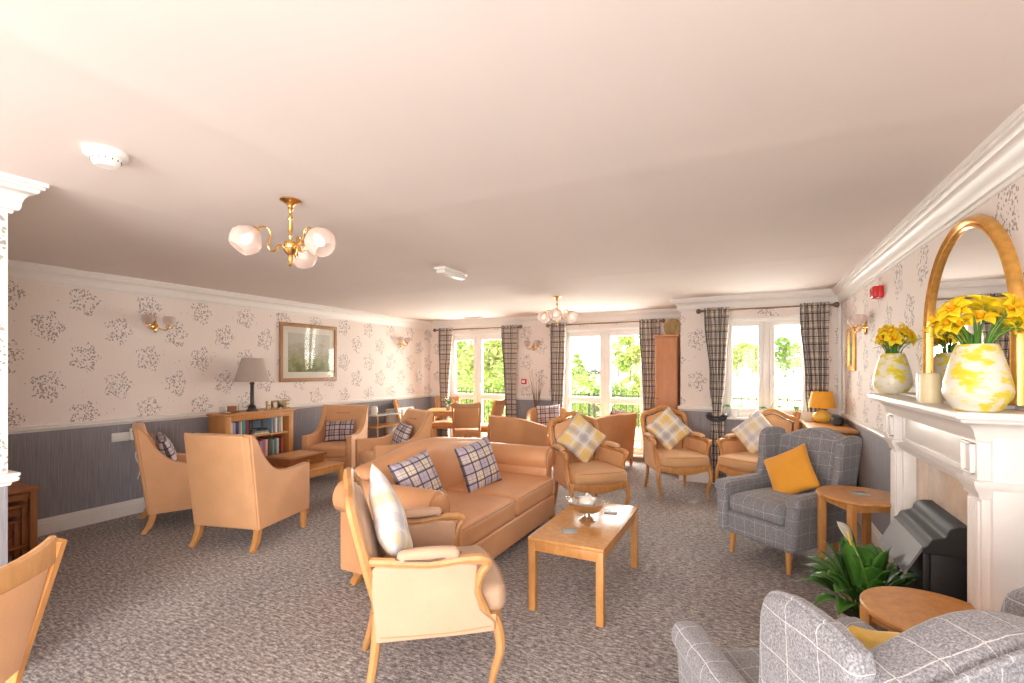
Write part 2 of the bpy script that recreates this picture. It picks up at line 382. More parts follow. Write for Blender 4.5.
def mold(path, prof, mat='white', closed=False):
    """profile (out, z) run along a path of xy points with the room on its left, mitred"""
    tn[0] += 1; m = MB(); n = len(path); vs = []; k = len(prof)
    for i, p in enumerate(path):
        p = Vector(p); a = Vector(path[i - 1]) if (i or closed) else None; b = Vector(path[(i + 1) % n]) if (i < n - 1 or closed) else None
        na = (lambda d: Vector((-d.y, d.x)))((p - a).normalized()) if a is not None else None
        nb = (lambda d: Vector((-d.y, d.x)))((b - p).normalized()) if b is not None else None
        if na is None: o = nb
        elif nb is None: o = na
        else: o = (na + nb); o = o / max(.2, o.dot(na))
        for (u, z) in prof: q = p + o * u; vs.append((q.x, q.y, z))
    fs = []
    for i in range(n if closed else n - 1):
        j = (i + 1) % n
        for c in range(k): fs.append((i * k + c, i * k + (c + 1) % k, j * k + (c + 1) % k, j * k + c))
    if not closed: fs.append(tuple(range(k))); fs.append(tuple((n - 1) * k + c for c in range(k)))
    m.addm(vs, fs); return struct(m.build('trim_%d' % tn[0], mat, angle=30))
corn = [(-.01, 2.235), (.012, 2.235), (.016, 2.25), (.03, 2.252), (.034, 2.262)] + [(.036 + .045 * (1 - math.cos(t * PI / 2 / 5)) , 2.265 + .075 * math.sin(t * PI / 2 / 5)) for t in range(6)] + [(.085, 2.345), (.088, 2.358), (.102, 2.36), (.102, 2.372), (.112, 2.374), (.112, 2.405), (-.01, 2.405)]
ring = [(XR, YB), (XR, YR), (XS, YR), (XS, YF), (XL, YF), (XL, PY), (PX, PY), (PX, YB)]
mold(ring, corn, closed=True)
rail = [(-.005, .925), (.008, .925), (.012, .938), (.028, .945), (.032, .958), (.026, .966), (.034, .972), (.034, .984), (-.005, .986)]
base = [(-.005, 0), (.018, 0), (.018, .105), (.012, .112), (.012, .125), (.006, .145), (-.005, .148)]
def runs(prof):
    mold([(XR, W5_FILL[1] + .05), (XR, 2.36)], prof); mold([(XR, 3.86), (XR, YR), (W3[1] + .0, YR)], prof)
runs(rail)
mold([(W3[0], YR), (XS, YR), (XS, YF), (W2[1] + .06, YF)], rail); mold([(W2[0] - .06, YF), (W1[1] + .06, YF)], rail)
mold([(W1[0] - .06, YF), (XL, YF), (XL, PY), (PX, PY), (PX, YB)], rail)
mold([(XR, 3.86), (XR, YR), (XS, YR), (XS, YF), (W2[1] + .06, YF)], base); mold([(W2[0] - .06, YF), (W1[1] + .06, YF)], base)
mold([(W1[0] - .06, YF), (XL, YF), (XL, PY), (PX, PY), (PX, YB)], base)
# corner post on the edge of the alcove and the cable cover in the far corner
m = MB(); m.rbox((XR - .02, YR - .02, 1.6), (.035, .035, 1.27), .006); struct(m.build('trim_conduit', 'white'))

# windows
wn = [0]
def window(x0, x1, z0, z1, y, doors=False, cx=None, inward=-1):
    wn[0] += 1; root = bpy.data.objects.new('window_%d' % wn[0], None); COL.objects.link(root); struct(root)
    cx = cx if cx is not None else (x0 + x1) / 2; w = .06; yy = y + .10
    def bar(mb, a, b, c, d, dep=.07, yc=yy): mb.rbox(((a + b) / 2, yc, (c + d) / 2), (b - a, dep, d - c), .006, 1)
    m = MB(); bar(m, x0 + w, x1 - w, z1 - w, z1, .066); bar(m, x0 + w, x1 - w, z0, z0 + w, .066); bar(m, x0, x0 + w, z0, z1); bar(m, x1 - w, x1, z0, z1); bar(m, cx - .035, cx + .035, z0 + w, z1 - w, .062)
    m.build('window_frame', 'upvc', root)
    for a, b in ((x0 + w, cx - .035), (cx + .035, x1 - w)):
        m = MB(); s = .055; bar(m, a + s, b - s, z1 - w - s, z1 - w, .056, yy - .012); bar(m, a + s, b - s, z0 + w, z0 + w + s, .056, yy - .012); bar(m, a, a + s, z0 + w, z1 - w, .06, yy - .01); bar(m, b - s, b, z0 + w, z1 - w, .06, yy - .01)
        if doors: bar(m, a + s, b - s, .90, 1.0, .056, yy - .012)
        sash = m.build('sash', 'upvc', root)
        for (c, d) in (((z0 + w + s, .90), (1.0, z1 - w - s)) if doors else ((z0 + w + s, z1 - w - s),)):
            m = MB(); m.rbox(((a + b) / 2, yy, (c + d) / 2), (b - a - 2 * s + .01, .008, d - c + .01), .002, 1); m.build('glass', 'pane', root)
        m = MB(); hx = (b - s / 2) if a < cx - .2 and b < cx else (a + s / 2); m.rbox((hx, yy - .05, 1.15 if doors else 1.35), (.018, .02, .10), .006); m.rbox((hx, yy - .06, 1.19 if doors else 1.39), (.02, .03, .02), .006); m.build('handle', 'upvc', root)
    m = MB(); m.rbox(((x0 + x1) / 2, y + (.02 if not doors else .0), z0 - .012), (x1 - x0 + (.12 if not doors else 0), .22 if not doors else .10, .03), .008); m.build('sill', 'white', root)
    m = MB()
    for (a, b, c, d) in ((x0, x0 + .012, z0, z1), (x1 - .012, x1, z0, z1), (x0, x1, z1 - .012, z1)): m.rbox(((a + b) / 2, y + .12, (c + d) / 2), (max(b - a, .012), .24, max(d - c, .012)), .003, 1)
    m.build('reveal', 'white', root); return root
window(*W1, YF, True, -4.60); window(*W2, YF, True, -2.155); window(*W3, YR)
fill_wnb = window(*W4_FILL, YB - .2)  # added window behind the camera, there for its fill light
fill_wns = window(-.925, .925, .35, 2.18, 0); fill_wns.location = (XR, -1.275, 0); fill_wns.rotation_euler.z = -PI / 2  # second added window, out of view, for fill from the right
# white architraves round the two glazed doors
for (x0, x1, z0, z1) in (W1, W2):
    m = MB(); m.rbox((x0 - .03, YF - .008, 1.065), (.06, .02, 2.13), .004); m.rbox((x1 + .03, YF - .008, 1.065), (.06, .02, 2.13), .004); m.rbox(((x0 + x1) / 2, YF - .008, 2.16), (x1 - x0 + .12, .02, .06), .004)
    tn[0] += 1; struct(m.build('trim_%d' % tn[0], 'white'))

# ------------------------------------------------------------------ curtains
def curtain(xc, y, wf, z1, z0, label, folds=5, amp=.028):
    """wf(z) gives (left, right) edges; rod above"""
    m = MB()
    def f(u, v):
        z = z0 + (z1 - z0) * v; a, b = wf(z); w = b - a
        return (a + w * u + .004 * math.sin(9 * z + u * 7), y + amp * min(1.6, .3 / max(w, .1)) * math.sin(2 * PI * folds * u + .35 * math.sin(3 * z)) + .006 * math.sin(4 * z), z)
    m.grid(f, folds * 12, 26, uvf=lambda u, v: (u * .62, v * (z1 - z0)))
    o = m.build('curtain', 'curtain', angle=180); sm = o.modifiers.new('s', 'SOLIDIFY'); sm.thickness = .006
    return tag(o, label, 'curtain')
def lerp_tab(tab):
    def f(z):
        for (za, a, b), (zb, c, d) in zip(tab, tab[1:]):
            if za <= z <= zb: t = (z - za) / (zb - za); t = t * t * (3 - 2 * t); return (a + (c - a) * t, b + (d - b) * t)
        return tab[0][1:] if z < tab[0][0] else tab[-1][1:]
    return f
RZ = 2.215
def rod(x0, x1, y, label):
    t = thing('curtain_rod', label, 'curtain rod', ((x0 + x1) / 2, y, RZ)); h = (x1 - x0) / 2
    m = MB(); m.sweep([(-h, 0, 0), (h, 0, 0)], .0125, 10); m.build('pole', 'bronze', t)
    for s in (-1, 1):
        m = MB(); m.lathe([(.0, -.03), (.012, -.028), (.014, -.01), (.03, .012), (.034, .03), (.024, .048), (0, .055)], n=14, mt=Matrix.Translation((s * (h + .02), 0, 0)) @ Matrix.Rotation(s * PI / 2, 4, 'Y')); m.build('finial', 'bronze', t)
        m = MB(); m.rbox((s * (h - .04), .055, 0), (.02, .12, .03), .004); m.build('bracket', 'bronze', t)
rod(-5.40, -3.66, YF - .13, 'bronze curtain rod above the leftmost window')
rod(-3.06, -1.24, YF - .13, 'bronze curtain rod above the middle glazed doors')
rod(-.55, .84, YR - .13, 'bronze curtain rod above the window beside the orange lamp')
cy = YF - .13
curtain(0, cy, lerp_tab([(0, -5.30, -5.12), (.9, -5.30, -5.13), (1.1, -5.32, -5.10), (2.25, -5.36, -5.04)]), 2.25, .03, 'plaid curtain at the left side of the leftmost window')
curtain(0, cy, lerp_tab([(0, -3.93, -3.70), (.95, -3.92, -3.71), (1.15, -3.93, -3.70), (2.25, -4.00, -3.68)]), 2.25, .03, 'plaid curtain at the right side of the leftmost window')
curtain(0, cy, lerp_tab([(0, -3.04, -2.82), (.9, -3.04, -2.82), (1.1, -3.04, -2.80), (2.25, -3.05, -2.78)]), 2.25, .03, 'plaid curtain left of the middle glazed doors')
curtain(0, cy, lerp_tab([(0, -1.50, -1.28), (.95, -1.50, -1.30), (1.1, -1.50, -1.28), (2.25, -1.56, -1.25)]), 2.25, .03, 'plaid curtain between the middle glazed doors and the tall cabinet')
cy3 = YR - .13
cL = curtain(0, cy3, lerp_tab([(0, -.44, -.28), (.80, -.45, -.30), (.90, -.43, -.33), (1.3, -.46, -.29), (2.25, -.53, -.24)]), 2.25, .05, 'plaid curtain tied back left of the window with the orchids')
curtain(0, cy3, lerp_tab([(0, .60, .80), (.9, .60, .79), (1.2, .58, .80), (2.25, .52, .81)]), 2.25, .05, 'plaid curtain right of the window, behind the orange lamp')
def tieback(x, y, z, w, label):
    m = MB(); pts = [(x + math.cos(a) * w, y + math.sin(a) * .055, z + .035 * math.cos(a * 2) - .03 * math.sin(a)) for a in [2 * PI * i / 20 for i in range(20)]]
    m.sweep(pts, [(.03, .012)] * 20, 8, closed=True); return tag(m.build('tieback', 'dark'), label, 'curtain tieback')
tieback(-.38, cy3, .875, .095, 'dark tieback round the curtain between the two carved armchairs')
m = MB()
mm = [( -.38 + .11 * math.cos(a), cy3 - .06 + .0 * a, .90 + .075 * math.sin(a) * (.9 if math.sin(a) < 0 else .1)) for a in [PI + PI * i / 14 for i in range(15)]]
m.sweep(mm, .018, 8); tag(m.build('cord_loop', 'dark'), 'dark cord loop hanging in front of the tied curtain', 'cord')

# ------------------------------------------------------------------ chandeliers, lamps, fittings
def light(kind, loc, power, color=(1, .84, .66), size=.05, rot=None, sy=None):
    l = bpy.data.lights.new('scene_light', kind); l.energy = power; l.color = color  # serves chandelier bulbs and the area lights outside the windows alike
    if kind == 'POINT': l.shadow_soft_size = size
    if kind == 'AREA': l.shape = 'RECTANGLE'; l.size = size; l.size_y = sy or size
    o = bpy.data.objects.new('scene_light', l); COL.objects.link(o); o.location = loc
    if rot: o.rotation_euler = rot
    return o
def chandelier(loc, rz, label, up=False):
    t = thing('chandelier', label, 'ceiling light', loc, rz)
    m = MB(); m.lathe([(0, 0), (.055, 0), (.055, -.006), (.035, -.016), (.018, -.028), (.014, -.04), (0, -.041)]); m.build('ceiling_rose', 'brass', t)
    m = MB(); m.lathe([(0, -.03), (.009, -.04), (.016, -.05), (.008, -.06), (.007, -.085), (.016, -.10), (.010, -.115), (.013, -.16), (.007, -.185), (.012, -.195), (.007, -.21), (.009, -.235), (0, -.24)], n=16); m.build('stem', 'brass', t)
    m = MB(); m.lathe([(0, -.225), (.03, -.228), (.034, -.245), (.028, -.262), (.036, -.268), (.03, -.285), (.012, -.30), (.014, -.32), (.008, -.345), (.011, -.352), (0, -.362)], n=20); m.build('hub', 'brass', t)
    for k in range(3):
        Z = Matrix.Rotation(2 * PI * k / 3, 4, 'Z')
        m = MB(); q86 = lambda L: [(a_ * .86, b_, c_) for a_, b_, c_ in L]; p = crv(q86([(.03, 0, -.265), (.055, 0, -.25), (.075, 0, -.262), (.09, 0, -.285), (.115, 0, -.285), (.128, 0, -.262), (.122, 0, -.235), (.112, 0, -.21), (.125, 0, -.175), (.155, 0, -.165), (.18, 0, -.178), (.195, 0, -.195)]), 4)
        m.sweep(p, .0055, 8, up=(0, 1, 0)); m.sweep(crv(q86([(.075, 0, -.262), (.07, 0, -.275), (.08, 0, -.283), (.088, 0, -.275)]), 3), .004, 6, up=(0, 1, 0))
        for v in m.b.verts: v.co = Z @ v.co
        a = m.build('arm', 'brass', t)
        S = Z @ Matrix.Translation((.168, 0, -.192)) @ Matrix.Rotation(R(142), 4, 'Y')
        m = MB(); m.lathe([(0, -.012), (.022, -.01), (.026, .004), (.018, .016), (.012, .02), (0, .021)], n=16, mt=S); m.build('gallery', 'brass', a)
        m = MB(); m.lathe([(.028, .0), (.045, .012), (.072, .045), (.080, .075), (.070, .105), (.052, .132), (.049, .132), (.066, .104), (.076, .075), (.068, .046), (.042, .014), (.028, .003)], n=8 if False else 24, mt=S, cap=False)
        m.build('glass_shade', 'frost', a)
        m = MB(); m.lathe([(0, .02), (.012, .024), (.022, .05), (.026, .07), (.02, .088), (0, .096)], n=14, mt=S); m.build('bulb', 'bulb', a)
        p = Matrix.Translation(loc) @ Matrix.Rotation(R(rz), 4, 'Z') @ S @ Vector((0, 0, .125))
        light('POINT', p, CH, size=.03)
    return t
CH = .06
th = 26.4
chandelier((-2.23, 1.795, H - .0005), 96 + th, 'brass three-arm chandelier with frosted shades hanging nearest the camera')
chandelier((-2.2, 5.72, H - .0005), 20 + th, 'small brass chandelier near the middle glazed doors')
def sconce(loc, rz, label, mat='frost'):
    """faces local -Y"""
    t = thing('wall_sconce', label, 'wall light', loc, rz)
    m = MB(); m.lathe([(0, 0), (.035, 0), (.032, .012), (.016, .02), (.014, .03), (0, .031)], n=18, mt=Matrix.Rotation(PI / 2, 4, 'X')); m.lathe([(0, -.07), (.01, -.06), (.014, -.04), (.01, 0), (.014, .04), (.006, .06), (0, .08)], n=10, mt=Matrix.Translation((0, -.012, 0))); m.build('back_plate', 'brass', t)
    for s in (-1, 1):
        m = MB(); m.sweep(crv([(0, -.03, 0), (s * .03, -.06, -.03), (s * .07, -.075, -.035), (s * .10, -.075, -.01), (s * .10, -.075, .01)], 4), .006, 8, up=(0, 1, 0)); m.lathe([(0, .0), (.024, .004), (.026, .014), (.014, .02), (0, .021)], (s * .10, -.075, 0), 14); a = m.build('arm', 'brass', t)
        m = MB(); m.lathe([(.022, .016), (.04, .03), (.056, .06), (.058, .085), (.048, .11), (.046, .11), (.054, .084), (.052, .061), (.036, .033), (.02, .019)], (s * .10, -.075, 0), 20, cap=False); m.build('glass_shade', 'frost', a)
    return t
sconce((XL, 2.87, 1.93), 90, 'brass two-arm wall light on the left wall above the sloping armchair')
sconce((XL, 6.86, 1.93), 90, 'brass two-arm wall light on the left wall right of the picture')
sconce((-3.42, YF, 1.86), 0, 'brass two-arm wall light on the far wall between the glazed doors')
sconce((XR, 5.35, 1.86), -90, 'brass two-arm wall light on the right wall beside the mirror')

# smoke detector, emergency light, vent, alarm sounder
t = thing('smoke_detector', 'white round smoke detector on the ceiling', 'smoke detector', (-2.43, 1.05, H))
m = MB(); m.lathe([(0, 0), (.075, 0), (.075, -.022), (.066, -.028), (0, -.028)], n=32); m.build('base', 'plas', t)
m = MB(); m.lathe([(0, -.026), (.056, -.027), (.044, -.055), (.036, -.062), (0, -.062)], n=32); s = m.build('sensor_head', 'plas', t)
m = MB()
for k in range(14): a = 2 * PI * k / 14; m.rbox((.0515 * math.cos(a), .0515 * math.sin(a), -.036), (.003, .004, .012), .001, 1, mt=None)
m.build('vent_slots', 'dark', s)
t = thing('emergency_light', 'oblong emergency light fitted to the ceiling beyond the chandelier', 'emergency light', (-2.49, 3.75, H), 0)
m = MB(); m.rbox((0, 0, -.012), (.12, .40, .024), .01); m.build('base', 'plas', t)
m = MB(); m.rbox((0, 0, -.04), (.10, .37, .045), .018, 3); m.build('diffuser', 'diffuser', t)
m = MB(); m.rbox((0, 0, -.01), (.34, .07, .02), .004); m.rbox((0, 0, -.022), (.30, .03, .006), .002)
o = m.build('ceiling_vent', 'pot'); o.location = (-4.42, 7.35, H); tag(o, 'thin grey strip vent on the ceiling above the leftmost window', 'vent')
t = thing('alarm_sounder', 'red fire alarm sounder high on the right wall', 'fire alarm', (XR, 4.78, 2.10))
m = MB(); m.rbox((-.02, 0, 0), (.04, .13, .10), .012, 2); m.build('base', 'red', t)
m = MB(); m.rbox((-.05, 0, 0), (.05, .125, .095), .02, 3); m.build('sounder', 'red', t)
t = thing('fire_call_point', 'red fire call point on the far wall between the glazed doors', 'fire alarm', (-3.60, YF, 1.25))
m = MB(); m.rbox((0, -.02, 0), (.09, .04, .09), .006); m.build('box', 'red', t)
m = MB(); m.rbox((0, -.042, 0), (.055, .006, .045), .002); m.build('glass_panel', 'plas', t)
t = thing('wall_socket', 'white double socket with a plug-in on the left wall', 'socket', (XL, 2.56, .80))
m = MB(); m.rbox((.005, 0, 0), (.01, .15, .088), .003); m.build('face_plate', 'plas', t)
m = MB(); m.rbox((.03, .10, .02), (.04, .06, .12), .012, 2); p = m.build('plug_in', 'plas', t)
m = MB(); m.lathe([(0, 0), (.02, 0), (.02, .006), (0, .007)], n=16, mt=Matrix.Translation((.05, .10, .05)) @ Matrix.Rotation(PI / 2, 4, 'Y')); tag(m.build('button', 'dark', p), 'dark blue round button')
m = MB(); m.sweep(crv([(.03, .12, -.04), (.03, .13, -.12), (.035, .12, -.22), (.03, .16, -.34), (.03, .14, -.45)], 5), .005, 6, up=(0, 1, 0)); m.build('cable', 'plas', t)
t = thing('light_switch', 'pale light switch at the far end of the left wall', 'light switch', (XL, 7.40, 1.38))
m = MB(); m.rbox((.006, 0, 0), (.012, .09, .17), .003); m.build('face_plate', 'plas', t)
m = MB(); m.rbox((.014, 0, .03), (.008, .03, .04), .002); m.build('rocker', 'pot', t)

# framed picture on the left wall
def framed(name, label, cat, loc, rz, w, h, fw, fm, matw, art):
    """hangs on a wall behind local +Y; faces local -Y"""
    t = thing(name, label, cat, loc, rz)
    m = MB(); d = .025; m.rbox((0, -d / 2, h / 2 - fw / 2), (w, d, fw), .005); m.rbox((0, -d / 2, -h / 2 + fw / 2), (w, d, fw), .005)
    m.rbox((-w / 2 + fw / 2, -d / 2, 0), (fw, d, h - fw * 2 + .004), .005); m.rbox((w / 2 - fw / 2, -d / 2, 0), (fw, d, h - fw * 2 + .004), .005); m.build('picture_frame', fm, t)
    m = MB(); m.rbox((0, -.007, 0), (w - fw * 2 + .01, .008, h - fw * 2 + .01), .001, 1); m.build('mount', 'mat', t)
    m = MB(); m.rbox((0, -.0125, 0), (w - fw * 2 - matw * 2, .004, h - fw * 2 - matw * 2), .001, 1); m.build('print', art, t)
    m = MB(); m.rbox((0, -.018, 0), (w - fw * 2 + .006, .003, h - fw * 2 + .006), .001, 1); m.build('glass', 'pane', t)
    return t
tt = T('muted landscape print'); x, y, z = tt.sep(tt.tc())[:3]; n = tt.noise(tt.tc(), 6, 6, .7)
c = tt.ramp(tt.M('ADD', tt.M('MULTIPLY', z, 1.2), tt.M('MULTIPLY', n, .9)), [(.1, (.16, .18, .08)), (.3, (.36, .38, .18)), (.45, (.50, .44, .36)), (.65, (.68, .64, .58))])
M['art'] = tt.set(col=c, ro=.5)
framed('framed_picture', 'wide wooden framed picture with ivory mount on the left wall', 'picture', (XL, 4.86, 1.705), 90, .985, .81, .05, 'frame', .085, 'art')
framed('framed_picture', 'narrow gilt framed picture on the right wall near the far corner', 'picture', (XR, 6.02, 1.70), -90, .36, .48, .045, 'gold', .03, 'art')
# ------------------------------------------------------------------ seats (local: facing +Y, floor at z 0)
def arc(cx, cy, r, a0, a1, n): return [(cx + r * math.cos(R(a0 + (a1 - a0) * i / n)), cy + r * math.sin(R(a0 + (a1 - a0) * i / n))) for i in range(n + 1)]

def club_chair(label, loc, rz):
    """high-backed peach armchair with swooping arms"""
    t = thing('armchair', label, 'armchair', loc, rz, 'peach swoop-armed armchairs')
    top = crv([(-.385, .955), (-.33, .90), (-.25, .76), (-.12, .635), (.06, .595), (.33, .605)], 5)
    poly = [(-.30, .17)] + [(-.395, .95)] + top + [(.345, .595), (.335, .17)]
    for s in (-1, 1):
        m = MB(); x0, x1 = (s * .325, s * .255)
        m.prism(poly, min(x0, x1), max(x0, x1), 'x', .014, 2); a = m.build('arm', 'peach', t)
        m = MB(); m.sweep([(s * .322, y, z) for y, z in [(-.393, .95)] + top + [(.343, .595), (.337, .18)]], .004, 6, up=(1, 0, 0)); m.build('piping', 'seam', a)
    def lean(x, y, z): return (x * (1 + .04 * (z + .4)), y - .1 * (z + .39) / .78, z)
    m = MB(); m.rbox((0, -.27, .56), (.53, .10, .78), .02, 2, (1, 1, 6), lambda x, y, z: (x, y - .105 * (z + .39) / .78, z + (.012 * (1 - (x / .26) ** 2) if z > 0 else 0)))
    m.rbox((0, -.30, .555), (.62, .03, .77), .012, 2, (1, 1, 6), lambda x, y, z: (x, y - .10 * (z + .385) / .77, z + (.012 * (1 - (x / .31) ** 2) if z > 0 else 0)))
    b = m.build('backrest', 'peach', t)
    m = MB(); m.rbox((0, -.276, .85), (.20, .012, .018), .005, 2); m.build('stitched_seam', 'seam', b)
    m = MB(); m.rbox((0, .055, .385), (.515, .56, .15), .04, 3, 4, lambda x, y, z: (x, y, z + (.015 * (1 - (x / .26) ** 2) * (1 - (y / .28) ** 2) if z > 0 else 0))); m.build('seat', 'peach', t)
    m = MB(); m.rbox((0, .02, .24), (.52, .60, .15), .012, 1); m.build('seat_rail', 'peach', t)
    for s in (-1, 1):
        m = MB(); m.sweep(crv([(s * .285, -.275, .19), (s * .285, -.285, .12), (s * .288, -.315, .05), (s * .292, -.355, 0)], 3), [(.024, .028)] * 3 + [(.022, .026)] * 3 + [(.019, .021)] * 4, square=True, up=(0, 1, 0)); m.build('leg', 'oak', t)
        m = MB(); m.sweep([(s * .285, .30, .19), (s * .288, .302, .0)], [(.026, .026), (.019, .019)], square=True, up=(0, 1, 0)); m.build('leg', 'oak', t)
    return t
A = club_chair('peach armchair seen side-on against the left wall below the wall light', (-4.99, 2.82, 0), -25)
dup(A, (-3.96, 2.80, 0), 14, 'large peach armchair seen squarely from behind, in front of the bookcase')
dup(A, (-5.10, 4.84, 0), -154, 'peach armchair right of the bookcase, under the framed picture')
dup(A, (-3.97, 4.66, 0), 154, 'peach armchair turned to the left, behind the sofa, with a dark plaid cushion')

def pillow(mat, sz, th, loc, rot, label, name='cushion', group=None, cat='cushion', uvo=(0, 0)):
    m = MB()
    def side(sg):
        def f(u, v):
            x, y = 2 * u - 1, 2 * v - 1; e = max(0, (1 - x * x) * (1 - y * y)) ** .42
            return (x * sz[0] / 2 * (1 - .07 * (1 - y * y) ** 1.0 * abs(x) ** 2), y * sz[1] / 2 * (1 - .07 * (1 - x * x) * abs(y) ** 2), sg * th / 2 * e + .004 * math.sin(7 * x + 3 * y) * e)
        m.grid(f, 18, 18, uvf=lambda u, v: (u * sz[0] + uvo[0], v * sz[1] + uvo[1]))
    side(1); side(-1); o = m.build(name, mat, angle=180, merge=True)
    o.rotation_mode = 'XYZ'; o.matrix_world = Matrix.Translation(loc) @ rot; return tag(o, label, cat, group)
def prop(facing, lean=15, diamond=0, roll=0):
    """cushion standing up whose face looks along 'facing' (degrees, same sense as a seat's rotation), leaning back"""
    return Matrix.Rotation(R(facing + 180), 4, 'Z') @ Matrix.Rotation(R(90 - lean), 4, 'X') @ Matrix.Rotation(R(diamond), 4, 'Z')
def at(loc, rz, l):  # local seat point to world
    a = R(rz); return Vector((loc[0] + l[0] * math.cos(a) - l[1] * math.sin(a), loc[1] + l[0] * math.sin(a) + l[1] * math.cos(a), l[2]))
pillow('plaid_d', (.42, .40), .13, at((-4.98, 2.82), -25, (.03, -.16, .665)), prop(-25, 18, 8), 'plaid cushion on the side-on armchair by the left wall')
pillow('plaid_d', (.42, .30), .12, at((-5.10, 4.84), -154, (-.0, -.12, .61)), prop(-154, 20, 3), 'dark plaid cushion on the armchair under the framed picture')
pillow('plaid_d', (.36, .34), .13, at((-3.97, 4.66), 154, (.03, -.14, .64)), prop(154, 20, -8), 'dark plaid cushion on the armchair turned to the left behind the sofa')

# sofa: faces +X in the world, so rotate -90 from +Y; local x runs along its length
t = thing('sofa', 'peach two-seat sofa with rolled arms and two plaid cushions', 'sofa', (-2.08, 3.43, 0), -90)
L2 = 1.03
for s in (-1, 1):
    sp = crv([(s * .80, .10), (s * .80, .50), (s * .82, .60)], 3)
    xo = s * .92
    roll = [(xo + s * .02 + .118 * math.cos(R(a)), .60 + .118 * math.sin(R(a))) for a in range(-40, 221, 20)]
    if s < 0: roll = [(xo + s * .02 - .118 * math.cos(R(a)), .60 + .118 * math.sin(R(a))) for a in range(-40, 221, 20)]
    poly = [(s * .985, .10), (s * .985, .50)] + roll + [(s * .83, .45), (s * .83, .10)]
    m = MB(); m.prism(poly, -.47, .33, 'y', .02, 3); a = m.build('arm', 'leather', t)
    m = MB(); m.sweep([(x, .334, z) for x, z in roll], .005, 6, up=(0, 1, 0)); m.build('piping', 'seam', a)
    m = MB(); m.prism([((x - xo) * .86 + xo, (z - .6) * .86 + .6) for x, z in poly[2:-2]], .32, .345, 'y', .01, 2); m.build('arm_front', 'leather', a)
def camel(x): return .052 * (1 + math.cos(PI * min(1, abs(x) / .95))) 
m = MB(); m.rbox((0, -.32, .46), (1.72, .20, .62), .07, 3, (20, 1, 4), lambda x, y, z: (x, y - .11 * (z + .31) / .62, z + (camel(x) * ((z + .31) / .62)))); b = m.build('backrest', 'leather', t)
m = MB(); m.rbox((0, -.44, .40), (1.70, .06, .58), .02, 2, (20, 1, 3), lambda x, y, z: (x, y - .05 * (z + .3) / .6, z + camel(x) * ((z + .29) / .58))); m.build('rear_panel', 'leather', b)
for s in (-1, 1):
    m = MB(); m.rbox((s * .414, .065, .375), (.81, .72, .17), .045, 3, 5, lambda x, y, z: (x, y, z + (.022 * (1 - (x / .41) ** 2) * (1 - (y / .36) ** 2) if z > 0 else 0))); c = m.build('seat_cushion', 'leather', t)
    m = MB(); e = [(s * .414 + q[0] * .385, .425, .405 + q[1] * .042) for q in ((-1, 1), (1, 1))]; m.sweep(e, .005, 6); m.build('piping', 'seam', c)
m = MB(); m.rbox((0, .02, .20), (1.68, .80, .20), .02, 2); m.build('base', 'leather', t)
for s in (-1, 1):
    for q in (-1, 1):
        m = MB(); m.sweep(crv([(s * .92, q * .33, .12), (s * .925, q * .34, .07), (s * .94, q * .375, 0)], 4), [(.04, .035)] * 5 + [(.028, .026)] * 4, square=True, up=(0, 1, 0)); m.build('leg', 'oak', t)
pillow('plaid', (.42, .40), .14, (-2.19, 2.86, .65), prop(-97, 24, 8), 'lilac plaid cushion behind the near arm of the sofa')
pillow('plaid', (.42, .42), .14, (-2.12, 3.62, .645), prop(-106, 16, 10), 'lilac plaid cushion in the middle of the sofa')

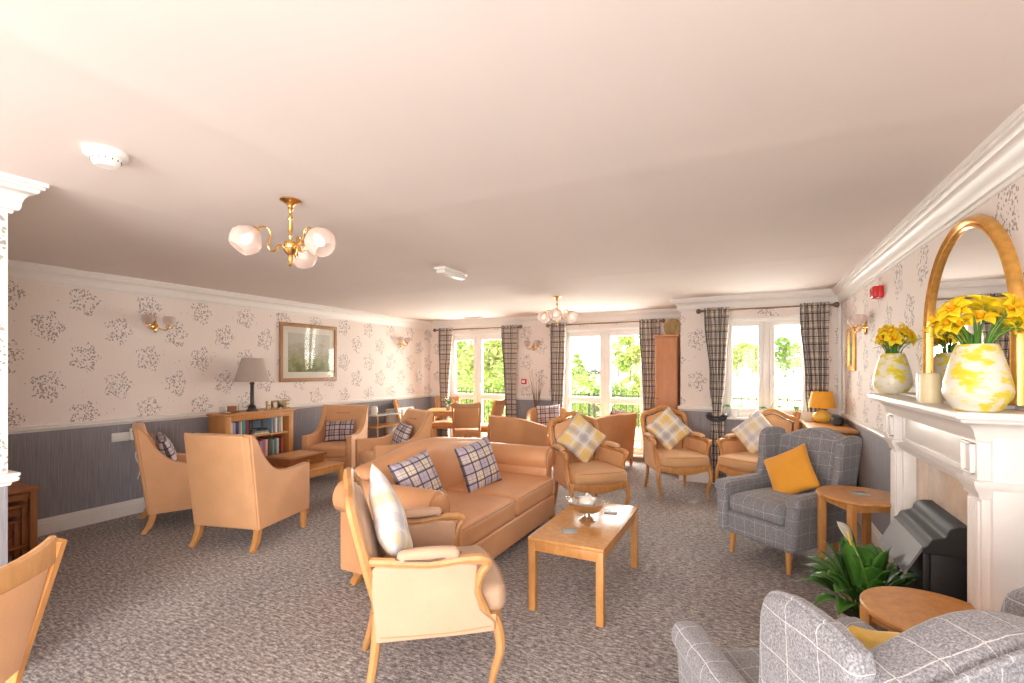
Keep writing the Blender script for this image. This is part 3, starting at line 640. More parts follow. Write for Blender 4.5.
# carved french armchairs
def bergere(label, loc, rz, pad, frame):
    t = thing('carved_armchair', label, 'armchair', loc, rz, 'carved open-framed armchairs')
    lean = lambda z: -.23 - .25 * max(0, z - .40)
    out = crv([(-.215, .43), (-.255, .60), (-.275, .80), (-.255, .905), (-.16, .935), (-.07, .975), (0, .99), (.07, .975), (.16, .935), (.255, .905), (.275, .80), (.255, .60), (.215, .43)], 5)
    P = lambda x, z, o=0: (x, lean(z) + o, z)
    m = MB(); m.sweep([P(x, z) for x, z in out], (.027, .024), 8, up=(0, 1, .2)); m.sweep([P(-.215, .44), P(.215, .44)], (.022, .02), 8, up=(0, 1, 0)); bf = m.build('back_frame', frame, t)
    inn = [(x * .86, .69 + (z - .69) * .87) for x, z in out]
    m = MB(); n = len(inn); vs = []; cxy = (0, .68)
    for k, (sc, dy) in enumerate(((1, 0), (.97, .018), (.85, .032), (.5, .042), (0.02, .045))): vs += [P(cxy[0] + (x - cxy[0]) * sc, cxy[1] + (z - cxy[1]) * sc, dy) for x, z in inn]
    for k, (sc, dy) in enumerate(((1, 0), (.96, -.016), (.5, -.026), (.02, -.028))): vs += [P(cxy[0] + (x - cxy[0]) * sc, cxy[1] + (z - cxy[1]) * sc, dy) for x, z in inn]
    fs = []
    for base_, rings in ((0, 5), (5 * n, 4)):
        for j in range(rings - 1):
            for i in range(n): fs.append((base_ + j * n + i, base_ + j * n + (i + 1) % n, base_ + (j + 1) * n + (i + 1) % n, base_ + (j + 1) * n + i))
    m.addm(vs, fs); bp = m.build('back_pad', pad, t, angle=70)
    m = MB(); m.sweep([P(x, z, .012) for x, z in inn], .0045, 6, closed=True, up=(0, 1, 0)); m.build('studded_piping', 'piping', bp)
    tr = lambda x, y, z: (x * (1 + .16 * (y + .27)), y + (.03 * (1 - (x / .30) ** 2) if y > 0 else 0), z)
    m = MB(); m.rbox((0, .035, .43), (.52, .565, .13), .05, 3, 5, lambda x, y, z: (x * (1 + .22 * (y + .27)), y + (.035 * (1 - (x / .29) ** 2) if y > 0 else 0), z + (.022 * (1 - (x / .26) ** 2) * (1 - (y / .27) ** 2) if z > 0 else 0))); sc = m.build('seat_cushion', pad, t)
    m = MB(); m.sweep([((-.30 + .6 * i / 10), .31 + .035 * (1 - ((i - 5) / 5) ** 2), .478) for i in range(1, 10)], .004, 6); m.build('piping', 'seam', sc)
    fr = [(-.235, -.25)] + crv([(-.30, .27), (-.2, .305), (0, .325), (.2, .305), (.30, .27)], 4) + [(.235, -.25)]
    m = MB(); m.sweep([(x, y, .335 - .018 * math.cos(abs(x) / .3 * PI) * (1 if y > .2 else 0)) for x, y in fr], (.016, .034), square=True); m.sweep([(-.235, -.25, .345), (.235, -.25, .345)], (.016, .03), square=True); m.build('seat_frame', frame, t)
    m = MB(); m.prism([(x * .96, y * .97) for x, y in fr], .335, .375, 'z', .004, 1); m.build('seat_base', pad, t)
    for s in (-1, 1):
        ap = crv([P(s * .262, .66, .01), (s * .285, -.18, .655), (s * .305, -.02, .64), (s * .318, .12, .65), (s * .325, .20, .645), (s * .325, .225, .62), (s * .318, .20, .58), (s * .305, .185, .50), (s * .30, .215, .42), (s * .295, .25, .34)], 4)
        m = MB(); m.sweep(ap, [(.020, .020)] * 14 + [(.024, .024)] * 6 + [(.02, .02)] * (len(ap) - 20), 8, up=(1, 0, 0)); a = m.build('arm', frame, t)
        m = MB(); m.rbox((s * .302, -.03, .676), (.058, .27, .056), .026, 4, 4, lambda x, y, z: (x + s * .05 * y, y, z + .010 * math.cos(y * 11))); ap_ = m.build('arm_pad', pad, a)
        m = MB(); m.sweep([(s * .302 + .03 * math.cos(2 * PI * k / 24) * (1 if abs(math.cos(2 * PI * k / 24)) < .7 else 1), -.03 + .14 * math.sin(2 * PI * k / 24), .664 + .012 * abs(math.sin(2 * PI * k / 24))) for k in range(24)], .0045, 6, closed=True); m.build('studded_piping', 'piping', ap_)
        m = MB(); m.sweep([(s * .305, y, z) for y, z in ((-.235, .335), (-.10, .330), (.05, .330), (.16, .337), (.245, .345))], .003, 6, up=(1, 0, 0), mt=rotm('Z', -s * 6, (s * .288, 0, 0))); m.build('piping', 'seam', a)
        poly = [(-.25, .31), (-.275, .62), (-.25, .64), (-.05, .625), (.10, .635), (.185, .62), (.175, .50), (.20, .42), (.262, .36), (.262, .318), (.10, .312)]
        m = MB(); m.prism(poly, -.014, .014, 'x', .006, 1, mt=Matrix.Translation((s * .288, 0, 0)) @ Matrix.Rotation(R(-s * 6), 4, 'Z')); m.build('side_panel', pad, a)
        leg = crv([(s * .285, .265, .36), (s * .300, .285, .30), (s * .305, .29, .22), (s * .285, .268, .12), (s * .275, .258, .05), (s * .285, .272, .0)], 4)
        m = MB(); m.sweep(leg, [(.028 - .0008 * i, .028 - .0008 * i) for i in range(len(leg))], 8, up=(1, 0, 0)); m.build('leg', frame, t)
        leg = crv([(s * .225, -.245, .42), (s * .235, -.25, .30), (s * .24, -.27, .15), (s * .25, -.31, 0)], 4)
        m = MB(); m.sweep(leg, [(.024 - .0006 * i, .024 - .0006 * i) for i in range(len(leg))], 8, up=(1, 0, 0)); m.build('leg', frame, t)
    return t
F1 = ((-1.43, 1.95, 0), -48)
bergere('pale cream carved armchair in the foreground, its back to the sofa arm', *F1, 'cream', 'golden')
G = bergere('carved armchair with tartan cushion just beyond the sofa and coffee table', (-1.50, 4.76, 0), 223, 'berg', 'oak')
dup(G, (-.81, 6.0, 0), 210, 'carved armchair with tartan cushion in front of the tall cabinet')
dup(G, (.06, 6.10, 0), 150, 'carved armchair under the window with orchids, half behind the grey wing chair')
pillow('plaid_w', (.44, .44), .15, at(F1[0], F1[1], (.0, -.18, .735)), prop(F1[1], 17, 45), 'white and pale yellow cushion on the foreground armchair')
pillow('plaid_y', (.41, .41), .13, at((-1.50, 4.76), 223, (.0, -.135, .745)), prop(218, 20, 48), 'yellow and grey tartan cushion on edge, on the armchair beyond the coffee table', group='yellow and grey cushions')
pillow('plaid_y', (.41, .41), .13, at((-.81, 6.0), 210, (.03, -.10, .745)), prop(205, 20, 40), 'yellow and grey tartan cushion on edge, in front of the tall cabinet', group='yellow and grey cushions', uvo=(.1, .03))
pillow('plaid_w', (.41, .41), .13, at((.06, 6.10), 150, (.07, -.10, .745)), prop(155, 20, 47), 'paler yellow tartan cushion on the armchair under the window', group='yellow and grey cushions')

# grey wing chairs
def wing_chair(label, loc, rz):
    t = thing('wing_armchair', label, 'armchair', loc, rz, 'grey checked wing armchairs')
    hump = lambda x: .042 * math.cos(PI * min(1, abs(x) / .36)) 
    m = MB(); m.rbox((0, -.30, .60), (.69, .15, .70), .05, 3, (12, 1, 5), lambda x, y, z: (x * (1 + .05 * (z + .3)), y - .15 * (z + .35) / .7 + (.02 * math.cos(PI * x / .6) if y > 0 else 0), z + (hump(x) * (z + .35) / .7 if z > -.3 else 0))); b = m.build('backrest', 'wool', t)
    m = MB(); m.sweep([(x, -.378 - .145, .955 + hump(x / 1.03) - .012) for x in [(-.34 + .68 * i / 20) for i in range(21)]], .008, 6); m.build('piping', 'wool', b)
    for s in (-1, 1):
        wp = [(-.38, .40), (-.47, .92)] + crv([(-.46, .95), (-.38, .965), (-.25, .962), (-.18, .92), (-.16, .82), (-.155, .70), (-.12, .60), (-.05, .53)], 4) + [(-.05, .40)]
        m = MB(); m.prism(wp, -.035, .035, 'x', .022, 3, mt=Matrix.Translation((s * .335, 0, 0)) @ rotm('Y', s * 3, (0, 0, .5)) @ rotm('Z', -s * 3, (0, -.4, 0))); w = m.build('wing', 'wool', t)
        m = MB(); pw = [(s * (.335 + .034), y, z) for y, z in wp[1:-3]]
        m.sweep(pw, .006, 6, up=(1, 0, 0), mt=rotm('Z', -s * 3, (s * .335, -.4, 0))); m.build('piping', 'wool', w)
        def armf(x, y, z): k = (z + .19) / .38; return (x + s * .03 * k * k, y + .02 * (1 - k), z + .012 * math.sin(PI * (y + .35) / .7) * k)
        m = MB(); m.rbox((s * .325, .035, .36), (.11, .70, .38), .05, 3, (1, 6, 4), armf); a = m.build('arm', 'wool', t)
        m = MB(); m.rbox((s * .352, .045, .53), (.135, .70, .10), .048, 4, (1, 5, 1)); m.build('arm_roll', 'wool', a)
    m = MB(); m.rbox((0, .07, .41), (.54, .62, .15), .055, 3, 5, lambda x, y, z: (x, y, z + (.025 * (1 - (x / .27) ** 2) * (1 - (y / .31) ** 2) if z > 0 else 0))); m.build('seat_cushion', 'wool', t)
    m = MB(); m.rbox((0, .0, .255), (.68, .72, .18), .03, 2, 3); m.build('base', 'wool', t)
    for s in (-1, 1):
        for y in (.30, -.28):
            m = MB(); m.sweep([(s * .27, y, .18), (s * .275, y * 1.04, 0)], [(.030, .030), (.018, .018)], 14, up=(0, 1, 0)); m.build('leg', 'oak', t)
    return t
WC = wing_chair('grey checked wing armchair with orange cushion beside the fireplace', (.24, 4.38, 0), 143); WC.scale = (.87, .97, 1)
dup(WC, (.235, 1.66, 0), 29, 'grey checked wing armchair seen from behind in the near foreground').scale = (.86, 1, 1)
pillow('mustard', (.375, .375), .13, at((.25, 4.38), 143, (.0, -.06, .655)), prop(143, 22, 32), 'orange mustard cushion on the grey chair beside the round table')
pillow('yellow', (.40, .40), .13, at((.235, 1.66), 29, (.04, -.07, .60)), prop(40, 14, 14), 'pale yellow cushion poking above the foreground grey chair')

# tub chairs round the glazed doors
def tub(label, loc, rz):
    t = thing('tub_chair', label, 'armchair', loc, rz, 'tan tub chairs')
    path = crv([(-.28, .28), (-.29, .05), (-.285, -.15), (-.24, -.255), (-.10, -.30), (.10, -.30), (.24, -.255), (.285, -.15), (.29, .05), (.28, .28)], 4)
    def hz(i): y = path[i][1]; return .65 + .16 * max(0, min(1, (.28 - y) / .56))
    n = len(path); sec = [(0, .13, 0), (0, .5, 0), (0, 1, 0), (.5, 1, .02), (1, 1, 0), (1, .5, 0), (1, .13, 0)]
    vs = []; fs = []
    for i, (x, y) in enumerate(path):
        a = Vector(path[max(0, i - 1)]); b = Vector(path[min(n - 1, i + 1)]); d = (b - a).normalized(); nr = Vector((-d.y, d.x))
        for (inn, k, ex) in sec:
            z = .13 + (hz(i) - .13) * ((k - .13) / .87) + ex; fl = (z - .13) * .09
            q = Vector((x, y)) + nr * (inn * .065) - nr * fl; vs.append((q.x, q.y, z))
    K = len(sec)
    for i in range(n - 1):
        for k in range(K): fs.append((i * K + k, i * K + (k + 1) % K, (i + 1) * K + (k + 1) % K, (i + 1) * K + k))
    fs.append(tuple(range(K))); fs.append(tuple((n - 1) * K + k for k in range(K)))
    m = MB(); m.addm(vs, fs); m.build('backrest', 'tub', t, angle=60)
    m = MB(); m.rbox((0, .0, .36), (.48, .56, .15), .04, 3, 4); m.build('seat_cushion', 'tub', t)
    m = MB(); m.rbox((0, .0, .21), (.50, .52, .15), .02, 2); m.build('base', 'tub', t)
    for s in (-1, 1):
        for y in (.22, -.22):
            m = MB(); m.sweep([(s * .23, y, .15), (s * .235, y * 1.03, 0)], [(.022, .022), (.016, .016)], square=True, up=(0, 1, 0)); m.build('leg', 'oak', t)
    return t
U = tub('tan tub chair seen from behind, between the sofa and the dark twigs', (-2.98, 6.17, 0), -20)
dup(U, (-1.92, 7.22, 0), 69, 'tan tub chair facing left in front of the middle glazed doors')
dup(U, (-2.93, 7.20, 0), 198, 'tan tub chair with plaid cushion facing the room, beside the twigs')
pillow('plaid_d', (.40, .38), .12, at((-2.93, 7.20), 198, (0, -.12, .70)), prop(198, 15, 4), 'plaid cushion filling the tub chair beside the twigs')
pillow('plaid_d', (.38, .38), .12, at((-1.92, 7.22), 69, (-.02, -.12, .69)), prop(69, 15, 8), 'plaid cushion on the tub chair facing left before the glazed doors')

# dining chairs and table
def dining(label, loc, rz, group='wooden dining chairs'):
    t = thing('dining_chair', label, 'chair', loc, rz, group)
    bl = lambda z: -.20 - .13 * max(0, z - .45) ** 1.0 / .5
    for s in (-1, 1):
        pts = [(s * .195, -.235, 0), (s * .195, -.205, .25), (s * .20, -.20, .45), (s * .21, bl(.7), .70), (s * .225, bl(.93), .93)]
        m = MB(); m.sweep(crv(pts, 3), (.0155, .021), square=True, up=(0, 1, 0)); m.build('leg', 'oak', t)
        m = MB(); m.sweep([(s * .195, .20, 0), (s * .20, .20, .43)], (.018, .018), square=True, up=(0, 1, 0)); m.build('leg', 'oak', t)
    m = MB(); m.rbox((0, 0, .465), (.45, .45, .065), .03, 3, 4, lambda x, y, z: (x * (1 + .05 * y / .22), y, z + (.012 * (1 - (x / .22) ** 2) if z > 0 else 0))); m.build('seat', 'tub', t)
    m = MB(); m.rbox((0, 0, .415), (.41, .41, .05), .006, 1); m.build('seat_rail', 'oak', t)
    cv = lambda x: -.03 * (1 - (x / .22) ** 2)
    m = MB(); m.rbox((0, bl(.90), .895), (.43, .024, .075), .008, 2, (8, 1, 1), lambda x, y, z: (x, y + cv(x) - .03 * z, z + (.02 * (x / .22) ** 2 if z > 0 else 0))); m.build('top_rail', 'golden', t)
    m = MB(); m.rbox((0, bl(.70), .70), (.385, .03, .33), .012, 2, (8, 1, 4), lambda x, y, z: (x, y + cv(x) - .26 * z, z)); m.build('back_pad', 'tub', t)
    return t
D = dining('wooden dining chair cut off by the lower left corner', (-2.165, .375, 0), 124, None)
D['group'] = 'wooden dining chairs'
for loc, rz, lb in (((-4.16, 6.72, 0), 30, 'dining chair with its back to the sofa, at the table by the leftmost window'),
                    ((-4.20, 7.32, 0), 95, 'dining chair seen side-on at the right end of the table by the leftmost window'),
                    ((-5.08, 7.42, 0), 205, 'dining chair on the far side of the dining table, under the leftmost window'),
                    ((-5.28, 6.78, 0), -55, 'dining chair at the left corner of the dining table, against the left wall')):
    dup(D, loc, rz, lb)
def table(name, label, loc, rz, w, d, h, leg, topmat='oak', legmat='oak', ov=.0, ap=.06, th=.022, group=None, apin=.02):
    t = thing(name, label, 'table', loc, rz, group)
    m = MB(); m.rbox((0, 0, h - th / 2), (w, d, th), .006, 2); m.build('tabletop', topmat if name != 'coffee_table' else 'top', t)
    m = MB()
    for s in (-1, 1): m.rbox((0, s * (d / 2 - ov - apin), h - th - ap / 2), (w - 2 * ov - leg, .018, ap), .002, 1); m.rbox((s * (w / 2 - ov - apin), 0, h - th - ap / 2), (.018, d - 2 * ov - leg, ap), .002, 1)
    m.build('apron', legmat, t)
    for sx in (-1, 1):
        for sy in (-1, 1):
            m = MB(); m.rbox((sx * (w / 2 - ov - leg / 2 - .004), sy * (d / 2 - ov - leg / 2 - .004), (h - th) / 2), (leg, leg, h - th), .004, 1); m.build('leg', legmat, t)
    return t
table('dining_table', 'square wooden dining table by the leftmost window', (-4.74, 7.06, 0), 25, .74, .74, .76, .05)
table('coffee_table', 'oblong light wood coffee table in front of the sofa', (-.99, 3.17, 0), 0, .48, .96, .45, .045, 'golden', 'oak')
table('coffee_table', 'low wooden table among the left-hand armchairs under a games box', (-4.47, 3.70, 0), 0, .84, .52, .44, .045)
# games box
t = thing('games_box', 'flat wooden games box on the low table by the bookcase', 'box', (-4.48, 3.67, .44), 3)
m = MB(); m.rbox((0, 0, .045), (.38, .46, .085), .006); m.build('body', 'pine', t)
m = MB(); m.rbox((0, 0, .092), (.42, .50, .018), .006); l = m.build('lid', 'pine', t)
m = MB(); m.rbox((0, 0, .102), (.30, .38, .004), .001); m.build('inlay', 'oak', l)
m = MB(); m.rbox((.193, 0, .05), (.008, .05, .02), .002); m.build('clasp', 'brass', t)

# nest of tables in the alcove
t = thing('nest_of_tables', 'dark oak nest of tables in the alcove behind the pillar', 'table', (-5.10, 1.44, 0), 0)
for k, (w, d, h) in enumerate(((.46, .50, .58), (.36, .44, .46), (.28, .38, .34))):
    m = MB(); m.rbox((0, 0, h - .013), (w, d, .026), .006); m.rbox((0, 0, h - .06), (w - .06, d - .06, .05), .003, 1)
    for sx in (-1, 1):
        for sy in (-1, 1): m.rbox((sx * (w / 2 - .035), sy * (d / 2 - .035), (h - .02) / 2), (.042, .042, h - .03), .004, 1)
    if k == 0: m.rbox((0, 0, .14), (w - .08, d - .08, .018), .003, 1)
    m.build('nesting_table', 'pine', t)
# ------------------------------------------------------------------ fireplace (against the right wall, front towards -X)
t = thing('fireplace_surround', 'white carved fireplace surround with mantel shelf on the right wall', 'fireplace', (XR, 3.11, 0))
def fb(m, x0, x1, y0, y1, z0, z1, r=.004, seg=1): m.rbox(((x0 + x1) / 2, (y0 + y1) / 2, (z0 + z1) / 2), (abs(x1 - x0), abs(y1 - y0), abs(z1 - z0)), r, seg)
SH = 1.325
def ogee(m, x0, xs, y0, y1, prof):
    """mitred moulding wrapped round front and both ends; prof = (out, z)"""
    vs = []; fs = []; k = len(prof)
    for (ax, ay, dx, dy) in ((0, y0, 0, -1), (xs, y0, -1, -1), (xs, y1, -1, 1), (0, y1, 0, 1)):
        for (o, z) in prof: vs.append((ax + dx * o, ay + dy * o, z))
    for i in range(3):
        for c in range(k - 1): fs.append((i * k + c, i * k + c + 1, (i + 1) * k + c + 1, (i + 1) * k + c))
    fs.append((0, k, 2 * k, 3 * k)); fs.append((k - 1, 2 * k - 1, 3 * k - 1, 4 * k - 1)); fs.append(tuple(range(k))); fs.append(tuple(3 * k + c for c in range(k)))
    m.addm(vs, fs)
m = MB(); fb(m, -.26, 0, -.76, .76, SH - .028, SH, .006, 2); fb(m, -.14, 0, -.50, .62, SH, SH + .016, .005, 2)
sh = m.build('mantel_shelf', 'white', t)
m = MB(); ogee(m, 0, -.165, -.665, .665, [(0, 1.205), (.012, 1.21), (.015, 1.225)] + [(.018 + .05 * (1 - math.cos(R(15 * q))), 1.23 + .05 * math.sin(R(15 * q))) for q in range(7)] + [(.075, 1.285), (.078, SH - .028)]); m.build('cornice_moulding', 'white', sh, angle=30)
m = MB(); fb(m, -.12, 0, -.70, .70, 0, 1.21); 
# opening is left between the pilasters: body is two jambs and a frieze
m.b.free(); m = MB(); fb(m, -.13, 0, -.68, -.50, 0, 1.24); fb(m, -.13, 0, .50, .68, 0, 1.24); fb(m, -.13, 0, -.50, .50, 1.04, 1.24)
m.build('surround_body', 'white', t)
m = MB(); fr = [(-.13, -.145)]
for (a, b, c, d) in ((-.46, .46, 1.20, 1.215), (-.46, .46, 1.065, 1.08), (-.46, -.445, 1.065, 1.215), (.445, .46, 1.065, 1.215)): fb(m, -.142, -.125, a, b, c, d, .004)
for s in (-1, 1):
    for (a, b, c, d) in ((.545, .645, 1.19, 1.20), (.545, .645, 1.075, 1.085), (.545, .555, 1.075, 1.2), (.635, .645, 1.075, 1.2)): fb(m, -.185, -.165, min(s * a, s * b), max(s * a, s * b), c, d, .003)
fb(m, -.135, -.12, -.445, .445, 1.08, 1.20, .002); m.build('frieze_panel', 'white', t)
m = MB(); ogee(m, -.10, -.13, -.50, .50, [(0, 1.0), (.01, 1.003), (.03, 1.03), (.034, 1.045), (0, 1.05)]); m.build('opening_moulding', 'white', t, angle=30)
for s in (-1, 1):
    y0, y1 = (.525, .665) if s > 0 else (-.665, -.525); yc = (y0 + y1) / 2
    m = MB(); fb(m, -.165, -.12, y0, y1, 0, .12, .004); fb(m, -.155, -.12, y0 + .006, y1 - .006, .12, 1.02)
    for q in range(5): yy = y0 + .026 + q * .022; fb(m, -.163, -.152, yy - .006, yy + .006, .15, .975, .004, 2)
    fb(m, -.17, -.12, y0, y1, 1.055, 1.215, .003); p = m.build('pilaster', 'white', t)
    m = MB(); ogee(m, -.10, -.155, yc - .062, yc + .062, [(0, .985), (.01, .99), (.012, 1.005), (.026, 1.03), (.03, 1.045), (.03, 1.058), (0, 1.06)]); m.build('capital', 'white', p, angle=30)
m = MB(); fb(m, -.07, -.005, -.50, -.30, 0, 1.04, .002); fb(m, -.07, -.005, .30, .50, 0, 1.04, .002); fb(m, -.07, -.005, -.30, .30, .62, 1.04, .002); m.build('marble_slip', 'marble', t)
m = MB(); fb(m, -.03, -.003, -.30, .30, 0, .62, .002); m.build('fire_back', 'black', t)
m = MB(); fb(m, -.42, 0, -.66, .66, 0, .035, .006, 2); m.build('hearth', 'marble', t)
t = thing('electric_fire', 'black stove-like electric fire with grey sloping hood in the fireplace', 'fire', (XR + .03, 3.09, .035)); t.scale = (.87, 1, .98)
m = MB(); y0, y1 = -.27, .25; Z0 = -.035
fb(m, -.27, -.075, y0 + .02, y1 - .02, 0, .64, .006); fb(m, -.30, -.27, y0 + .03, y0 + .07, 0, .62, .006); fb(m, -.30, -.27, y1 - .07, y1 - .03, 0, .62, .006); m.build('body', 'black', t)
m = MB(); pr = [(-.075, .70), (-.305, .70), (-.305, .725), (-.29, .735)] + crv([(-.285, .74), (-.27, .765), (-.24, .775), (-.215, .785), (-.205, .81)], 4) + [(-.195, .825), (-.16, .84), (-.075, .84)]
m.prism([(a, b - .085) for a, b in pr], y0, y1, 'y', .004, 1); m.build('moulded_top', 'black', t)
m = MB(); m.prism([(-.305, .64), (-.385, .50), (-.378, .494), (-.296, .632)], y0 + .02, y1 - .02, 'y', .001, 1); m.build('sloping_hood', 'hood', t)
m = MB(); fb(m, -.275, -.26, y0 + .08, y1 - .08, .02, .18, .004)
for k in range(7): a = y0 + .10 + k * .053; fb(m, -.285, -.27, a, a + .02, .03, .17, .004)
m.build('grate', 'dark', t)

# mirror
t = thing('arched_mirror', 'large arched gilt mirror on the right wall above the mantelpiece', 'mirror', (XR, 3.08, 1.345))
hw, st_, rr = .555, .315, .555
def arch(r_in, zb=0): 
    w = hw - r_in; a = [(-w, zb + r_in)]
    return [(-w, r_in)] + [(-w * math.cos(PI * i / 32), st_ + (rr - r_in) * math.sin(PI * i / 32)) for i in range(33)] + [(w, r_in)]
m = MB(); sec = [(q * .82, x * .9) for q, x in [(0, 0), (0, -.025), (.012, -.04), (.028, -.045), (.038, -.03), (.048, -.024), (.052, -.034), (.062, -.034), (.070, -.015), (.070, 0)]]
vs = []; fs = []; K = len(sec); rings = [arch(q) for q, _ in sec]; N = len(rings[0])
for i in range(N):
    for k, (q, x) in enumerate(sec): y, z = rings[k][i]; vs.append((x, y, z))
for i in range(N):
    for k in range(K - 1): j = (i + 1) % N; fs.append((i * K + k, i * K + k + 1, j * K + k + 1, j * K + k))
m.addm(vs, fs); m.build('gilt_frame', 'gold', t, angle=50)
m = MB(); ar = arch(.054); m.prism([(y, z) for y, z in ar], -.014, -.002, 'x', 0); m.build('mirror_glass', 'mirror', t, smooth=False)

# vases with daffodils
def vase(loc, label, seed):
    t = thing('vase', label, 'vase', loc, seed * 40)
    m = MB(); m.lathe([(0, .0), (.055, 0), (.068, .006), (.098, .055), (.102, .075), (.098, .11), (.085, .17), (.070, .225), (.060, .255), (.056, .256), (.064, .225), (.078, .17), (.09, .11), (.094, .075), (.06, .02), (0, .018)], n=36, cap=False); m.build('body', 'vase', t)
    return t
def daffodils(loc, label, seed, n=13, spread=.12):
    rnd = random.Random(seed); t = thing('daffodil_bunch', label, 'flowers', loc, 0)
    ms = MB(); ml = MB()
    for i in range(n):
        a = rnd.uniform(0, 2 * PI) if i else 0; rr = spread * math.sqrt(rnd.uniform(.05, 1)); tip = Vector((rr * math.cos(a), rr * math.sin(a), rnd.uniform(.08, .16) - rr * .25))
        ms.sweep(crv([(tip.x * .15, tip.y * .15, -.20), (tip.x * .35, tip.y * .35, 0), tuple(tip)], 4), .003, 5)
        d = Vector((tip.x, tip.y, .06 + rnd.uniform(-.05, .05))).normalized(); q = d.to_track_quat('Z', 'Y').to_matrix().to_4x4(); X = Matrix.Translation(tip) @ q @ Matrix.Rotation(rnd.uniform(0, PI), 4, 'Z')
        mf = MB(); sc = rnd.uniform(.95, 1.35)
        for k in range(6):
            mf.grid(lambda u, v: ((u - .5) * .034 * sc * math.sin(PI * min(.97, v * .85 + .12)), .008 + .044 * sc * v, .012 * math.sin(v * 2.4) - .012 * v * v + .006 * (u - .5) ** 2 * 4), 3, 5, mt=X @ Matrix.Rotation(k * PI / 3, 4, 'Z') )
        f = mf.build('petals', 'daff', t, angle=180); f.modifiers.new('s', 'SOLIDIFY').thickness = .0012
        mf = MB(); mf.lathe([(.004, 0), (.009, .004), (.011, .018), (.016, .026), (.0145, .026), (.0095, .018), (0, .005)], n=12, mt=X, cap=False); mf.build('trumpet', 'daffc', f)
    ms.build('stems', 'stem', t)
    for i in range(26):
        a = rnd.uniform(0, 2 * PI); rr = rnd.uniform(.06, .19) * spread / .12; w = rnd.uniform(.003, .005); zt = rnd.uniform(.02, .10)
        ml.sweep(crv([(.01 * math.cos(a), .01 * math.sin(a), -.18), (rr * .35 * math.cos(a), rr * .35 * math.sin(a), .02), (rr * math.cos(a), rr * math.sin(a), zt)], 5), [(w, .0012)] * 8 + [(w * .7, .001), (w * .4, .001), (w * .1, .0008)], 4)
    ml.build('leaves', 'leaf', t)
    return t
V1 = (.775, 2.43, SH); V2 = (.80, 3.76, SH)
vase(V1, 'large yellow and white blotched vase at the near end of the mantelpiece', 1)
vase(V2, 'yellow and white blotched vase at the far end of the mantelpiece', 2)
daffodils((V1[0], V1[1], SH + .262), 'big bunch of daffodils in the near vase, before the mirror', 3, 19, .125)
daffodils((V2[0], V2[1], SH + .262), 'bunch of daffodils in the far vase on the mantelpiece', 8, 13, .10)
m = MB(); m.rbox((0, 0, .07), (.052, .035, .14), .003, 1); o = m.build('candle_box', 'plas'); o.location = (.765, 3.02, SH); tag(o, 'thin white block on the mantelpiece beside the ivory candle', 'ornament')
t = thing('pillar_candle', 'ivory pillar candle on the mantelpiece between the two vases', 'candle', (.765, 2.915, SH))
m = MB(); m.lathe([(0, 0), (.042, 0), (.042, .136), (.036, .142), (.02, .136), (0, .134)], n=28); m.build('wax', 'ivory', t)
m = MB(); m.sweep([(0, 0, .134), (.002, 0, .155)], .0015, 6); m.build('wick', 'dark', t)

# round tables by the grey chairs
def round_table(label, loc, rz, r=.25, h=.64):
    t = thing('round_table', label, 'table', loc, rz, 'round oak side tables')
    m = MB(); m.lathe([(0, h - .022), (r - .006, h - .022), (r, h - .016), (r, h - .005), (r - .005, h), (0, h)], n=56); m.build('tabletop', 'oak', t)
    q = r * .62
    m = MB()
    for (a, b, s) in ((-q, q, -q), (-q, q, q)): m.rbox((0, s, h - .05), (2 * q, .018, .055), .002, 1); m.rbox((s, 0, h - .05), (.018, 2 * q, .055), .002, 1)
    m.build('apron', 'oak', t)
    for sx in (-1, 1):
        for sy in (-1, 1): m = MB(); m.rbox((sx * q, sy * q, (h - .022) / 2), (.042, .042, h - .022), .004, 1); m.build('leg', 'oak', t)
    return t
RT = round_table('round oak side table beside the grey wing chair and fireplace', (.66, 3.94, 0), 25)
round_table('round oak side table half hidden behind the foreground grey chair', (.63, 2.37, 0), 40, .23, .55)
def coaster(loc, rz, label, mat='clear'):
    m = MB(); m.rbox((0, 0, .004), (.09, .09, .008), .003, 1); o = m.build('coaster', mat); o.location = loc; o.rotation_euler.z = R(rz); return tag(o, label, 'coaster')
M['coast'] = plain('grey glass coaster', (.40, .42, .40), .15)
coaster((.66, 3.94, .64), 20, 'small glass coaster on the round table by the fireplace', 'coast')
coaster((-1.03, 2.90, .45), 30, 'grey glass coaster on the coffee table nearer the camera than the silver bowl', 'coast')
coaster((-.90, 3.42, .45), 10, 'grey glass coaster on the coffee table beyond the silver bowl', 'coast')
# silver bowl
t = thing('footed_bowl', 'silver footed bowl with a pale ornament on the coffee table', 'bowl', (-1.0, 3.17, .45))
m = MB(); m.lathe([(0, 0), (.055, 0), (.058, .006), (.048, .014), (.02, .03), (.016, .045), (.028, .052), (.06, .056), (.095, .075), (.114, .102), (.122, .126), (.128, .128), (.122, .132), (.108, .104), (.088, .082), (.05, .066), (0, .062)], n=40, cap=False); m.build('bowl', 'silver', t)
for s in (-1, 1):
    m = MB(); m.sweep(crv([(s * .118, -.025, .122), (s * .145, -.02, .136), (s * .152, 0, .14), (s * .145, .02, .136), (s * .118, .025, .122)], 4), .004, 6); m.build('handle', 'silver', t)
M['crys'] = plain('pale crystal', (.80, .74, .66), .15)
t = thing('glass_ornament', 'pale domed ornament sitting in the silver bowl', 'ornament', (-1.0, 3.17, .527))
m = MB(); m.rbox((0, 0, .045), (.11, .10, .09), .044, 4, 2, lambda x, y, z: (x * (1 - 2 * z), y * (1 - 2 * z), z)); m.build('dome', 'crys', t)
m = MB(); m.lathe([(0, .085), (.012, .088), (.014, .10), (.008, .108), (0, .11)], n=12); m.build('knob', 'crys', t)

